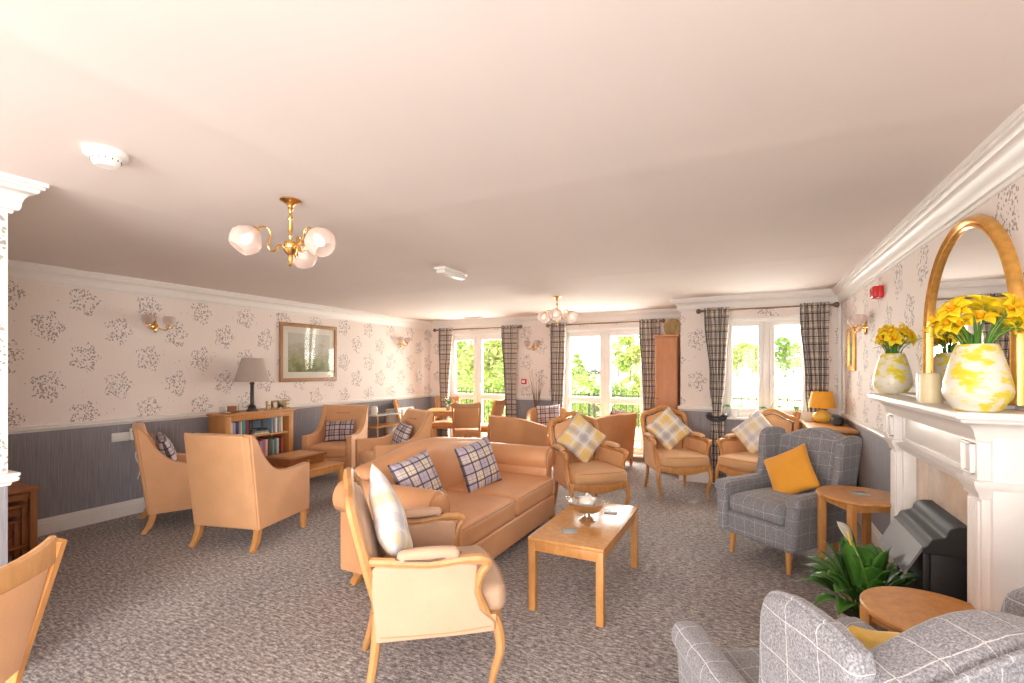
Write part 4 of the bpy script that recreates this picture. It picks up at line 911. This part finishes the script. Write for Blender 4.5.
# peace lily
def leafblade(m, base, tip, w, droop=.1, seg=7):
    base = Vector(base); tip = Vector(tip); d = tip - base; side = d.cross(Vector((0, 0, 1)))
    side = side.normalized() if side.length > 1e-4 else Vector((1, 0, 0)); 
    def f(u, v):
        k = math.sin(PI * min(1, max(0, (v - .28) / .72)) ** .8) if v > .28 else .04
        p = base.lerp(tip, v) + Vector((0, 0, droop * 4 * v * (1 - v))); x = (u - .5) * 2
        return p + side * x * w * max(k, .03) + Vector((0, 0, abs(x) * w * .35 * k))
    m.grid(f, 4, seg * 2)
t = thing('peace_lily', 'leafy green peace lily with one white flower before the fireplace', 'plant', (.53, 3.06, 0))
m = MB(); m.lathe([(0, 0), (.09, 0), (.12, .19), (.128, .20), (.128, .215), (.115, .215), (.11, .19), (0, .185)], n=28); m.build('plant_pot', 'pot', t)
m = MB(); m.lathe([(0, .19), (.108, .192), (0, .196)], n=20); m.build('soil', 'soil', t)
rnd = random.Random(5)
for i in range(66):
    a = i * 2.4 + rnd.uniform(-.3, .3); rr = rnd.uniform(.08, .33); zt = .70 - rr * 1.15 + rnd.uniform(-.08, .06)
    if zt < .16: zt = .16
    cx_ = math.cos(a) * rr; cy_ = math.sin(a) * rr
    if cx_ > .27 - max(0, -cy_): cx_ = .27 - max(0, -cy_)
    if cy_ > .24: cy_ = .24
    m = MB(); leafblade(m, (.03 * math.cos(a), .03 * math.sin(a), .19), (cx_, cy_, zt), rnd.uniform(.034, .05), .07); o = m.build('leaf', 'leaf', t, angle=180); o.modifiers.new('s', 'SOLIDIFY').thickness = .0012
m = MB(); m.sweep(crv([(0, -.02, .19), (.0, -.10, .40), (-.07, -.14, .62)], 6), .0045, 6); fs_ = m.build('flower_stem', 'stem', t)
m = MB(); leafblade(m, (-.045, -.14, .55), (-.13, -.10, .70), .055, .01); o = m.build('spathe', 'spathe', fs_, angle=180); o.modifiers.new('s', 'SOLIDIFY').thickness = .0015
m = MB(); m.sweep([(-.075, -.14, .60), (-.092, -.145, .665)], .006, 8); m.build('spadix', 'glow_y', fs_)

# corner table, lamp, speaker
t = thing('corner_cabinet', 'wooden cabinet table under the orange lamp in the right corner', 'table', (.735, 6.12, 0))
m = MB(); m.rbox((0, 0, .865), (.41, .98, .03), .006); m.build('tabletop', 'oak', t)
m = MB(); m.rbox((.0, 0, .44), (.36, .92, .80), .004, 1); m.build('body', 'oak', t)
for y in (-.23, .23):
    m = MB(); m.rbox((-.186, y, .44), (.016, .43, .70), .006, 1); d = m.build('door', 'oak', t); m = MB(); m.lathe([(0, 0), (.008, .002), (.014, .014), (0, .02)], n=12, mt=Matrix.Translation((-.194, y * .2, .5)) @ Matrix.Rotation(-PI / 2, 4, 'Y')); m.build('knob', 'bronze', d)
def lamp(name, label, loc, base, bmat, shade, smat, smp=None):
    t = thing(name, label, 'lamp', loc)
    m = MB(); m.lathe(base, n=32); m.build('base', bmat, t)
    m = MB(); (r0, z0), (r1, z1) = shade; m.lathe([(r0, z0), (r1, z1), (r1 - .004, z1), (r0 - .004, z0)], n=48, cap=False); m.build('lamp_shade', smat, t)
    m = MB(); m.sweep([(0, 0, base[-1][1] - .01), (0, 0, z1 - .05)], .005, 6); m.sweep([(-r1 + .002, 0, z1 - .03), (r1 - .002, 0, z1 - .03)], .0015, 4); m.build('fitting', 'brass', t)
    return t
lamp('table_lamp', 'orange-shaded lamp with yellow base on the right corner cabinet', (.72, 6.38, .88), [(0, 0), (.06, 0), (.085, .02), (.098, .05), (.09, .09), (.05, .125), (.03, .14), (0, .142)], 'glow_y', ((.135, .165), (.10, .345)), 'shade_y')
t = thing('speaker', 'small black cylindrical speaker beside the orange lamp', 'speaker', (.83, 6.12, .88))
m = MB(); m.rbox((0, 0, .045), (.11, .17, .085), .03, 3); m.build('body', 'black', t)
m = MB(); m.lathe([(.036, 0), (.04, .008), (.03, .012), (0, .006)], n=20, mt=Matrix.Translation((-.02, -.083, .045)) @ Matrix.Rotation(PI / 2, 4, 'X')); m.build('cone', 'dark', t)
t = thing('photo_frame', 'small white photo frame lying left of the orange lamp', 'photo frame', (.60, 6.42, .88), 20)
m = MB(); m.rbox((0, 0, .055), (.13, .012, .11), .004, 1, mt=rotm('X', -15)); m.build('frame', 'plas', t)
m = MB(); m.rbox((0, -.007, .057), (.09, .004, .07), .001, 1, mt=rotm('X', -15)); m.build('photo', 'mat', t)
t = thing('hoover', 'black upright shape tucked beside the corner cabinet', 'bag', (.83, 5.50, 0)) if False else None

# tall cabinet with wicker globe
t = thing('tall_cabinet', 'tall narrow wooden cabinet beside the middle curtain', 'cabinet', (-1.085, 7.42, 0))
m = MB(); m.rbox((0, .0, .97), (.31, .52, 1.94), .005, 1); m.build('carcass', 'cabinet', t)
m = MB(); m.rbox((0, 0, 1.955), (.35, .56, .03), .006); m.build('cornice', 'cabinet', t)
m = MB(); m.rbox((0, -.266, .99), (.285, .02, 1.84), .006, 1); 
for k in range(5): m.rbox((-.10 + k * .05, -.2765, .99), (.004, .003, 1.80), .001, 1)
d = m.build('door', 'cabinet', t)
m = MB(); m.lathe([(0, 0), (.008, .002), (.013, .014), (0, .02)], n=12, mt=Matrix.Translation((-.115, -.276, 1.05)) @ Matrix.Rotation(PI / 2, 4, 'X')); m.build('knob', 'bronze', d)
t = thing('wicker_plate', 'round brown wicker ornament on top of the tall cabinet', 'ornament', (-1.02, 7.28, 1.97))
m = MB()
for k in range(7): r_ = .115 - k * .017; m.sweep([(r_ * math.cos(a), .02 * (k * .35) , .115 + r_ * math.sin(a)) for a in [2 * PI * i / 40 for i in range(40)]], .009, 7, closed=True, up=(0, 1, 0))
m.build('coils', 'letters', t)
for k in range(1):
    m = MB()
    for q in range(12): a = 2 * PI * q / 12; m.sweep([(.01 * math.cos(a), .045, .115 + .01 * math.sin(a)), (.118 * math.cos(a), .0, .115 + .118 * math.sin(a))], .004, 5)
    m.build('spokes', 'pine', t)

# bookcase with books
BX, BY = -5.465, 3.865
t = thing('bookcase', 'low wooden bookcase against the left wall with a lamp on top', 'bookcase', (BX, BY, 0), 90)
w, d, h = .90, .32, .965
m = MB(); m.rbox((0, 0, h - .015), (w + .05, d + .04, .03), .006); m.build('top', 'bench', t)
for s in (-1, 1): m = MB(); m.rbox((s * (w / 2 - .035), 0, (h - .03) / 2), (.07, d, h - .03), .004, 1); m.build('side', 'bench', t)
m = MB(); m.rbox((0, .15, .47), (w - .1, .012, .92), .002, 1); m.build('back', 'bench', t)
SHZ = (.10, .385, .68)
for z in SHZ: m = MB(); m.rbox((0, .0, z - .01), (w - .13, d - .03, .02), .002, 1); m.build('shelf', 'bench', t)
for z, hh in ((.905, .06), (.04, .08)): m = MB(); m.rbox((0, -.15, z), (w - .13, .02, hh), .003, 1); m.build('face_rail', 'bench', t)
pal = {'navy': (.05, .07, .18), 'teal': (.05, .30, .32), 'maroon': (.28, .03, .06), 'white': (.78, .74, .70), 'red': (.55, .05, .05), 'brown': (.25, .12, .07), 'pink': (.62, .18, .30), 'black': (.03, .03, .04), 'grey': (.35, .35, .38), 'green': (.08, .20, .12), 'lilac': (.42, .38, .55), 'blue': (.32, .46, .58), 'cream': (.75, .66, .50)}
for k, v in pal.items(): M['bk_' + k] = plain(k + ' book cover', v, .5, .08, 40)
def book(loc, rz, wd, ht, dp, colr, label, flat=False, grp='books on the top shelf'):
    """spine towards local -Y"""
    t = thing('book', label, 'book', loc, rz, grp)
    m = MB(); m.prism([(-wd / 2, dp / 2), (-wd / 2, -dp / 2 + .004), (-wd / 2 + .004, -dp / 2), (wd / 2 - .004, -dp / 2), (wd / 2, -dp / 2 + .004), (wd / 2, dp / 2), (wd / 2 - .003, dp / 2), (wd / 2 - .003, -dp / 2 + .005), (-wd / 2 + .003, -dp / 2 + .005), (-wd / 2 + .003, dp / 2)], 0, ht, 'z')
    c = m.build('cover', 'bk_' + colr, t, smooth=False); m = MB(); m.rbox((0, .002, ht / 2), (wd - .007, dp - .012, ht - .01), .001, 1); p = m.build('pages', 'paper', t)
    if flat: 
        for q in (c, p): q.data = q.data.copy(); q.data.transform(Matrix.Translation((-ht / 2, 0, wd / 2)) @ Matrix.Rotation(PI / 2, 4, 'Y'))
    return t
def bw(x, y, z):  # bookcase local -> world
    a = PI / 2; return (BX - y, BY + x, z)
names = {}
def shelf_books(z, seq, where, grp):
    x = -.375; cnt = {}
    prev = 'the left end'
    for (c, wd, ht) in seq:
        if c == '-': x += wd; continue
        dp = .17; p = bw(x + wd / 2, -.045, z)
        lb = 'upright %s book on the %s, %s' % (c, where, ('right after ' + prev) if prev != 'the left end' else 'at its left end')
        book(p, 90, wd, ht, dp, c, lb, grp=grp); prev = 'the %s %s one' % ({0: 'slim', 1: 'thick'}[wd > .032], c); x += wd + .002
rndb = random.Random(4)
shelf_books(SHZ[2], [('white', .03, .185), ('lilac', .034, .18), ('navy', .036, .175), ('grey', .02, .19), ('cream', .018, .185), ('teal', .04, .195), ('maroon', .036, .19), ('black', .022, .185)], 'top shelf', 'books on the top shelf')
shelf_books(SHZ[1], [('navy', .03, .2), ('black', .036, .22), ('grey', .02, .21), ('white', .034, .22), ('cream', .022, .2), ('brown', .04, .215), ('blue', .03, .22), ('white', .026, .2), ('red', .046, .235), ('brown', .04, .225), ('maroon', .034, .23), ('lilac', .024, .21), ('pink', .04, .22), ('cream', .03, .225), ('maroon', .022, .235), ('green', .036, .225), ('grey', .03, .21), ('teal', .026, .23), ('cream', .034, .22), ('black', .03, .21), ('red', .03, .23)], 'middle shelf', 'books on the middle shelf')
p = bw(.03, -.04, SHZ[2]); book((p[0], p[1], p[2]), 90, .022, .20, .16, 'cream', 'cream book lying flat at the bottom of the pile on the top shelf', True)
book((p[0], p[1], p[2] + .023), 90, .02, .18, .15, 'grey', 'grey book lying flat in the middle of the pile on the top shelf', True)
book((p[0], p[1] + .02, p[2] + .044), 90, .024, .14, .12, 'black', 'small black book lying on top of the pile on the top shelf', True)
for k, (c, x, wd, ht, lb) in enumerate((('blue', .165, .016, .19, 'blue paperback near the right end of the top shelf'), ('white', .225, .03, .185, 'white book near the right end of the top shelf'), ('grey', .262, .02, .19, 'slim grey book near the right end of the top shelf'), ('cream', .30, .032, .19, 'cream book at the right end of the top shelf'))):
    book(bw(x, -.045, SHZ[2]), 90, wd, ht, .17, c, lb)
for k, (c, x) in enumerate((('white', -.03), ('blue', .10))):
    m = MB(); m.rbox((0, .0, .075), (.115, .012, .15), .002, 1, mt=rotm('X', -10)); o = m.build('paperback', 'bk_' + c); o.location = bw(x + .01, .07, SHZ[2] + .004); o.rotation_euler.z = PI / 2
    tag(o, '%s-covered paperback propped face out at the back of the top shelf' % c, 'book')
# things on the bookcase
lamp('table_lamp', 'lamp with mauve pleated shade and dark column base on the bookcase', (-5.45, 3.84, h), [(0, 0), (.065, 0), (.065, .012), (.05, .025), (.04, .05), (.045, .06), (.026, .075), (.022, .09), (.021, .32), (.028, .33), (.028, .345), (.012, .36), (0, .362)], 'dark', ((.195, .36), (.115, .645)), 'shade_m')
t = thing('home_letters', 'wooden HOME letters standing on the bookcase right of the lamp', 'sign', (-5.40, 4.16, h), 90)
for i, ch in enumerate('HOME'):
    cu = bpy.data.curves.new('letter', 'FONT'); cu.body = ch; cu.size = .15; cu.extrude = .009; cu.align_x = 'CENTER'; cu.offset = .003
    o = bpy.data.objects.new('letter_source', cu); COL.objects.link(o); dg = bpy.context.evaluated_depsgraph_get(); me = bpy.data.meshes.new_from_object(o.evaluated_get(dg)); bpy.data.objects.remove(o)
    me.transform(Matrix.Translation((-.12 + i * .082, 0, .006)) @ Matrix.Rotation(PI / 2, 4, 'X')); me.materials.clear(); me.materials.append(M['letters'])
    l = bpy.data.objects.new('letter', me); COL.objects.link(l); l.parent = t
m = MB(); m.rbox((0, 0, .004), (.36, .04, .008), .002, 1); m.build('base', 'letters', t)
t = thing('candle_holder', 'clear glass tray with a brown block at the left end of the bookcase', 'ornament', (-5.42, 3.53, h))
m = MB(); m.rbox((0, 0, .004), (.11, .17, .008), .003, 1); m.rbox((0, -.08, .04), (.11, .005, .075), .001, 1); m.rbox((0, .08, .04), (.11, .005, .075), .001, 1); m.build('glass_tray', 'clear', t)
m = MB(); m.rbox((0, .035, .045), (.07, .075, .07), .006); m.build('block', 'pine', t)
m = MB(); m.rbox((0, -.04, .012), (.07, .07, .012), .002, 1); m.build('stone', 'grey_stone' if 'grey_stone' in M else 'pot', t)

# tea trolley behind the armchairs, radiator cover, white box
t = thing('side_trolley', 'small two-tier glass and metal trolley against the left wall behind the armchairs', 'trolley', (-5.35, 6.05, 0), 90)
for z, mt_ in ((.74, 'pane'), (.56, 'bench'), (.25, 'bench')):
    m = MB(); m.rbox((0, 0, z), (.62, .36, .018), .004, 1); m.build('shelf', 'coast' if mt_ == 'pane' else mt_, t)
for sx in (-1, 1):
    for sy in (-1, 1): m = MB(); m.sweep([(sx * .29, sy * .16, 0), (sx * .29, sy * .16, .80)], .011, 8); m.build('leg', 'silver', t)
t = thing('white_canister', 'white canister standing at the left end of the trolley', 'jar', (-5.30, 5.80, .749))
m = MB(); m.lathe([(0, 0), (.05, 0), (.055, .01), (.055, .11), (.05, .118), (0, .12)], n=24); m.build('body', 'plas', t)
m = MB(); m.lathe([(0, .12), (.045, .12), (.045, .135), (.01, .142), (0, .15)], n=24); m.build('lid', 'plas', t)
t = thing('radiator', 'white radiator on the left wall behind the turned armchair', 'radiator', (XL + .06, 6.78, 0), 90)
m = MB(); m.rbox((0, 0, .48), (.70, .06, .60), .008); m.build('panel', 'plas', t)
m = MB()
for k in range(13): m.rbox((-.30 + k * .05, -.034, .48), (.022, .012, .54), .005, 1)
m.build('fins', 'plas', t)
for s in (-1, 1): m = MB(); m.sweep([(s * .33, 0, .2), (s * .33, 0, 0)], .01, 8); m.build('pipe', 'plas', t)

# plant on the dining table, twigs in floor vase, low planter by the door
def potplant(label, loc, n, rad, hgt, seed, potr=.06, poth=.09, pmat='pot', lmat='leaf', lw=.016):
    t = thing('potted_plant', label, 'plant', loc); rnd = random.Random(seed)
    m = MB(); m.lathe([(0, 0), (potr * .75, 0), (potr, poth), (potr * .9, poth), (potr * .85, poth * .9), (0, poth * .88)], n=20); m.build('plant_pot', pmat, t)
    for i in range(n):
        a = i * 2.4; rr = rad * rnd.uniform(.4, 1); m = MB(); leafblade(m, (0, 0, poth * .85), (rr * math.cos(a), rr * math.sin(a), poth + hgt * rnd.uniform(.45, 1) - rr * .3), lw, .03, 4); o = m.build('leaf', lmat, t, angle=180); o.modifiers.new('s', 'SOLIDIFY').thickness = .001
    return t
potplant('dark leafy plant in a pot on the dining table', (-4.66, 6.93, .76), 22, .14, .18, 3, .05, .07, 'coast')
t = thing('twig_vase', 'tall dark vase of bare brown twigs against the far wall', 'vase', (-3.27, 7.55, 0))
m = MB(); m.lathe([(0, 0), (.07, 0), (.10, .12), (.11, .30), (.075, .50), (.05, .60), (.06, .68), (.05, .68), (.04, .60), (.06, .48), (0, .3)], n=24, cap=False); m.build('body', 'dark', t)
rnd = random.Random(2)
for i in range(14):
    a = rnd.uniform(0, 2 * PI); sp_ = rnd.uniform(.04, .17); m = MB(); ty = -abs(math.sin(a)) * sp_ * .5
    m.sweep(crv([(0, 0, .45), (.02 * math.cos(a), ty * .2, .68), (sp_ * .5 * math.cos(a) + rnd.uniform(-.02, .02), ty * .6, 1.05), (sp_ * math.cos(a), ty, rnd.uniform(1.22, 1.48))], 4), [(.005, .005)] * 4 + [(.0035, .0035)] * 5 + [(.002, .002)] * 4, 5); m.build('twig', 'twig', t)

# orchids on the sill
def orchid(label, loc, seed, stem=True):
    t = thing('orchid', label, 'plant', loc); rnd = random.Random(seed)
    m = MB(); m.lathe([(0, 0), (.045, 0), (.058, .10), (.06, .105), (.052, .105), (.048, .09), (0, .088)], n=24); m.build('plant_pot', 'plas', t)
    for i in range(6):
        a = [.1, PI + .1, .5, PI - .4, -.3, PI + .5][i]; rr = rnd.uniform(.11, .17); m = MB(); leafblade(m, (0, 0, .09), (rr * math.cos(a), .4 * rr * math.sin(a), .11 + rnd.uniform(-.02, .03)), .022, .03, 4); o = m.build('leaf', 'stem', t, angle=180); o.modifiers.new('s', 'SOLIDIFY').thickness = .002
    if stem:
        m = MB(); P = crv([(0, 0, .09), (.03, 0, .18), (.08, 0, .24), (.15, 0, .26)], 4); m.sweep(P, .003, 6, up=(0, 1, 0)); s_ = m.build('flower_stem', 'stem', t)
        for k in range(4):
            c = Vector(P[-1 - k * 2]); m = MB()
            for q in range(5): m.lathe([(0, -.004), (.012, 0), (0, .004)], c + Vector((.016 * math.cos(q * 1.257), 0, .016 * math.sin(q * 1.257))), 8)
            m.build('flower', 'orch', s_)
    return t
orchid('potted orchid with green leaves at the left of the window sill', (-.18, YR + .02, .873), 1, False)
orchid('potted orchid with pink flower spray in the middle of the window sill', (.22, YR + .02, .873), 2)
potplant('small green plant in terracotta pot at the right of the window sill', (.50, YR + .02, .873), 14, .09, .10, 9, .045, .08, 'terra', 'stem', .014)

# ------------------------------------------------------------------ outdoors
GZ = -.12
m = MB(); m.addm([(-160, YF + .25, GZ), (160, YF + .25, GZ), (160, 260, GZ - .0), (-160, 260, GZ)], [(0, 1, 2, 3)]); struct(m.build('ground_lawn', 'lawn', smooth=False))
m = MB(); m.rbox((-2.3, 8.85, GZ + .03), (8.0, 1.65, .06), .01, 1); struct(m.build('ground_terrace', 'terrace'))
def railing(x0, x1, y, label):
    t = thing('railing', label, 'railing', ((x0 + x1) / 2, y, GZ + .06)); h = (x1 - x0) / 2
    for z in (.12, 1.0): m = MB(); m.sweep([(-h, 0, z), (h, 0, z)], .012, 6); m.build('rail', 'iron', t)
    n = int((x1 - x0) / .24)
    for i in range(n):
        x = -h + .12 + i * .24; m = MB(); m.sweep([(x - .055, 0, .12)] + [(x - .055 * math.cos(PI * k / 8), 0, 1.04 + .055 * math.sin(PI * k / 8)) for k in range(9)] + [(x + .055, 0, .12)], .007, 6, up=(0, 1, 0)); m.build('hoop', 'iron', t)
    for x in (-h, h): m = MB(); m.rbox((x, 0, .52), (.04, .04, 1.04), .005, 1); m.build('post', 'iron', t)
railing(-6.2, -2.95, 9.5, 'hooped metal railing outside the leftmost window')
railing(-2.85, -.55, 9.5, 'hooped metal railing outside the middle glazed doors')
railing(-.45, 2.4, 9.5, 'hooped metal railing outside the window with the orchids')
def leafcloud(m, c, rad, n, ls, rnd, flat=.8):
    for i in range(n):
        d = Vector((rnd.gauss(0, 1), rnd.gauss(0, 1), rnd.gauss(0, 1))).normalized() * (rnd.uniform(.55, 1) ** .5)
        p = Vector(c) + Vector((d.x * rad, d.y * rad, d.z * rad * flat)); q = Matrix.Rotation(rnd.uniform(0, 6.3), 4, Vector((rnd.gauss(0, 1), rnd.gauss(0, 1), rnd.gauss(0, 1))).normalized()); s = ls * rnd.uniform(.6, 1.3)
        m.addm([p + (q @ Vector(v)) for v in ((-s, 0, 0), (0, -s * .5, .1 * s), (s, 0, 0), (0, s * .5, .1 * s))], [(0, 1, 2, 3)])
def bush(label, loc, rad, mat, seed, n=700, ls=.07):
    rnd = random.Random(seed); t = thing('bush', label, 'bush', loc)
    m = MB()
    for k in range(6):
        c = (rnd.uniform(-.5, .5) * rad, rnd.uniform(-.4, .4) * rad, rad * rnd.uniform(.35, .8)); leafcloud(m, c, rad * .6, n // 6, ls, rnd)
    m.build('foliage', mat, t, smooth=False)
    m = MB()
    for k in range(5): a = k * 1.3; m.sweep([(0, 0, 0), (rad * .4 * math.cos(a), rad * .4 * math.sin(a), rad * .8)], .02, 5)
    m.build('branches', 'bark', t)
def tree(label, loc, ht, cr, mat, seed, n=900, ls=.3, bare=.35):
    rnd = random.Random(seed); t = thing('tree', label, 'tree', loc)
    m = MB(); m.sweep([(0, 0, 0), (.05 * ht * .2, 0, ht * .3), (0, 0, ht * .85)], [(ht * .028, ht * .028), (ht * .02, ht * .02), (ht * .006, ht * .006)], 7)
    for k in range(6): a = k * 1.05; m.sweep([(0, 0, ht * (.3 + .06 * k)), (cr * .6 * math.cos(a), cr * .6 * math.sin(a), ht * (.5 + .06 * k))], [(ht * .01, ht * .01), (ht * .004, ht * .004)], 5)
    m.build('trunk', 'bark', t)
    m = MB()
    for k in range(7): leafcloud(m, (rnd.uniform(-.5, .5) * cr, rnd.uniform(-.5, .5) * cr, ht * rnd.uniform(bare + .15, .88)), cr * .5, n // 7, ls, rnd, .75)
    m.build('crown', mat, t, smooth=False)
def dirpt(px, Y):  # where a sight line through this picture column reaches depth Y outside
    u = (px - 512) / 480; return (Y * (-.4442 + .8959 * u) / (.8959 + .4442 * u), Y, GZ)
bush('bright green bush outside the left pane of the leftmost window', (-6.9, 11.2, GZ), 1.2, 'fol2', 1, 2600)
bush('yellow green bush outside the right pane of the leftmost window', (-5.75, 13.4, GZ), 1.75, 'fol2', 2, 4500)
bush('round green bush low outside the left pane of the middle doors', (-3.55, 12.0, GZ), 1.0, 'fol1', 3, 2600, .06)
bush('small green bush outside the right pane of the middle doors', (-2.75, 13.9, GZ), .75, 'fol2', 4, 1200)
tree('tall pale tree seen through the leftmost window', (-8.6, 16.0, GZ), 5.6, 2.6, 'fol4', 11, 4200, .15, .0)
tree('light green tree seen through the right pane of the middle doors', (-2.9, 21.5, GZ), 6.4, 2.3, 'fol4', 12, 3000, .17, .1)
tree('small tree close behind the small green bush outside the middle doors', (-3.15, 16.2, GZ), 3.0, .9, 'fol4', 13, 1500, .09, .1)
k = 0
for (px, Y, ht, c) in ((728, 105, 8.5, 'fol4'), (737, 100, 9, 'fol4'), (745, 112, 8.5, 'fol2'), (752, 94, 7.5, 'fol4'), (759, 106, 7, 'fol4'), (785, 95, 8.5, 'fol1'), (793, 112, 9.5, 'fol2'), (801, 98, 8, 'fol4'), (568, 110, 7, 'fol4'), (578, 120, 7, 'fol2'), (630, 60, 7, 'fol2'), (618, 90, 8, 'fol4'), (458, 50, 7, 'fol2'), (495, 60, 9, 'fol4')):
    k += 1
    where = 'window with the orchids' if px > 700 else 'middle glazed doors' if px > 550 else 'leftmost window'
    nth = {1: 'leftmost tree', 2: 'second tree from the left', 3: 'third tree from the left', 4: 'fourth tree from the left', 5: 'tree just left of the central bars', 6: 'tree just right of the central bars', 7: 'tall tree right of centre', 8: 'tree nearest the right curtain', 9: 'leftmost pale tree', 10: 'pale tree left of the centre bars', 11: 'far tree at the right edge', 12: 'far tree right of the centre bars', 13: 'far tree at the left', 14: 'far tall tree at the right'}[k]
    tree('%s on the horizon through the %s' % (nth, where), dirpt(px, Y), ht * .85, ht * .26, c, 30 + k, 700, .36, .1)
M['car'] = plain('dark car paint', (.05, .06, .09), .25)
for i, px in enumerate((581, 596)):
    x, y, z = dirpt(px, 88 + 10 * i); t = thing('car', ('dark parked car', 'second dark parked car to the right')[i] + ' far outside the middle doors', 'car', (x, y, z + .0), 5)
    m = MB(); m.prism([(-2.1, .3), (-2.1, .75), (-1.9, .85), (-1.2, .92), (-.7, 1.4), (.8, 1.42), (1.5, .95), (2.1, .8), (2.15, .3)], -.85, .85, 'y', .08, 2); m.build('body', 'car', t)
    m = MB(); m.prism([(-1.05, .95), (-.65, 1.34), (.75, 1.36), (1.3, .97)], -.87, .87, 'y', .02, 1); m.build('windows', 'hood', t)
    for wx in (-1.35, 1.35):
        for wy in (-.8, .8): m = MB(); m.lathe([(0, -.1), (.3, -.1), (.33, 0), (.3, .1), (0, .1)], n=16, mt=Matrix.Translation((wx, wy, .33)) @ Matrix.Rotation(PI / 2, 4, 'X')); m.build('wheel', 'black', t)

# ------------------------------------------------------------------ light and camera
w = bpy.data.worlds.new('World'); SC.world = w; w.use_nodes = True; bg = w.node_tree.nodes['Background']; bg.inputs[0].default_value = (1.0, .985, .96, 1); bg.inputs[1].default_value = 1.9
sun = bpy.data.lights.new('sun', 'SUN'); sun.energy = 4.5; sun.angle = R(8); sun.color = (1, .95, .86); so = bpy.data.objects.new('sun', sun); COL.objects.link(so); so.rotation_euler = (R(48), 0, R(150))
def daylight(x0, x1, z0, z1, y, power, sgn, col=(1, .97, .93)):
    o = light('AREA', ((x0 + x1) / 2, y, (z0 + z1) / 2), power, col, x1 - x0, (R(90 * sgn), 0, 0), z1 - z0); o.visible_camera = False if False else True; return o
WIN = 1.0
for (a, b, c, d), y in ((W1, YF), (W2, YF), (W3, YR)):
    l = light('AREA', ((a + b) / 2, y + .35, (c + d) / 2 + .1), 66 * WIN * (b - a) * (d - c) / 2.5, (1, .97, .92), b - a, (R(-90), 0, 0), d - c)  # no lamp: area light added outside each far window as sky light
a, b, c, d = W4_FILL
BK_FILL = 152
light('AREA', ((a + b) / 2, YB - .35, 1.35), BK_FILL, (1, .96, .93), b - a, (R(84), 0, 0), 1.8)  # added fill light outside the added back window
light('AREA', (XR + .4, -1.275, 1.35), 138, (1, .955, .94), 1.8, (R(70), 0, R(90)), 1.8)  # added fill light outside the added side window
cam = bpy.data.cameras.new('Camera'); cam.sensor_fit = 'HORIZONTAL'; cam.sensor_width = 36; cam.lens = 480 / 1024 * 36; cam.shift_y = 26.5 / 1024; cam.clip_start = .02; cam.clip_end = 500
co = bpy.data.objects.new('Camera', cam); COL.objects.link(co); co.location = (0, 0, 1.49); co.rotation_euler = (R(90), 0, R(26.4)); SC.camera = co
vs = SC.view_settings; vs.view_transform = 'Standard'; vs.look = 'None'; vs.gamma = 1; vs.exposure = 1.0
try: vs.use_curve_mapping = False
except Exception: pass
SC.cycles.use_denoising = True; SC.cycles.max_bounces = 8; SC.cycles.diffuse_bounces = 5; SC.cycles.transparent_max_bounces = 12; SC.cycles.caustics_reflective = False; SC.cycles.caustics_refractive = False; SC.cycles.sample_clamp_indirect = 6
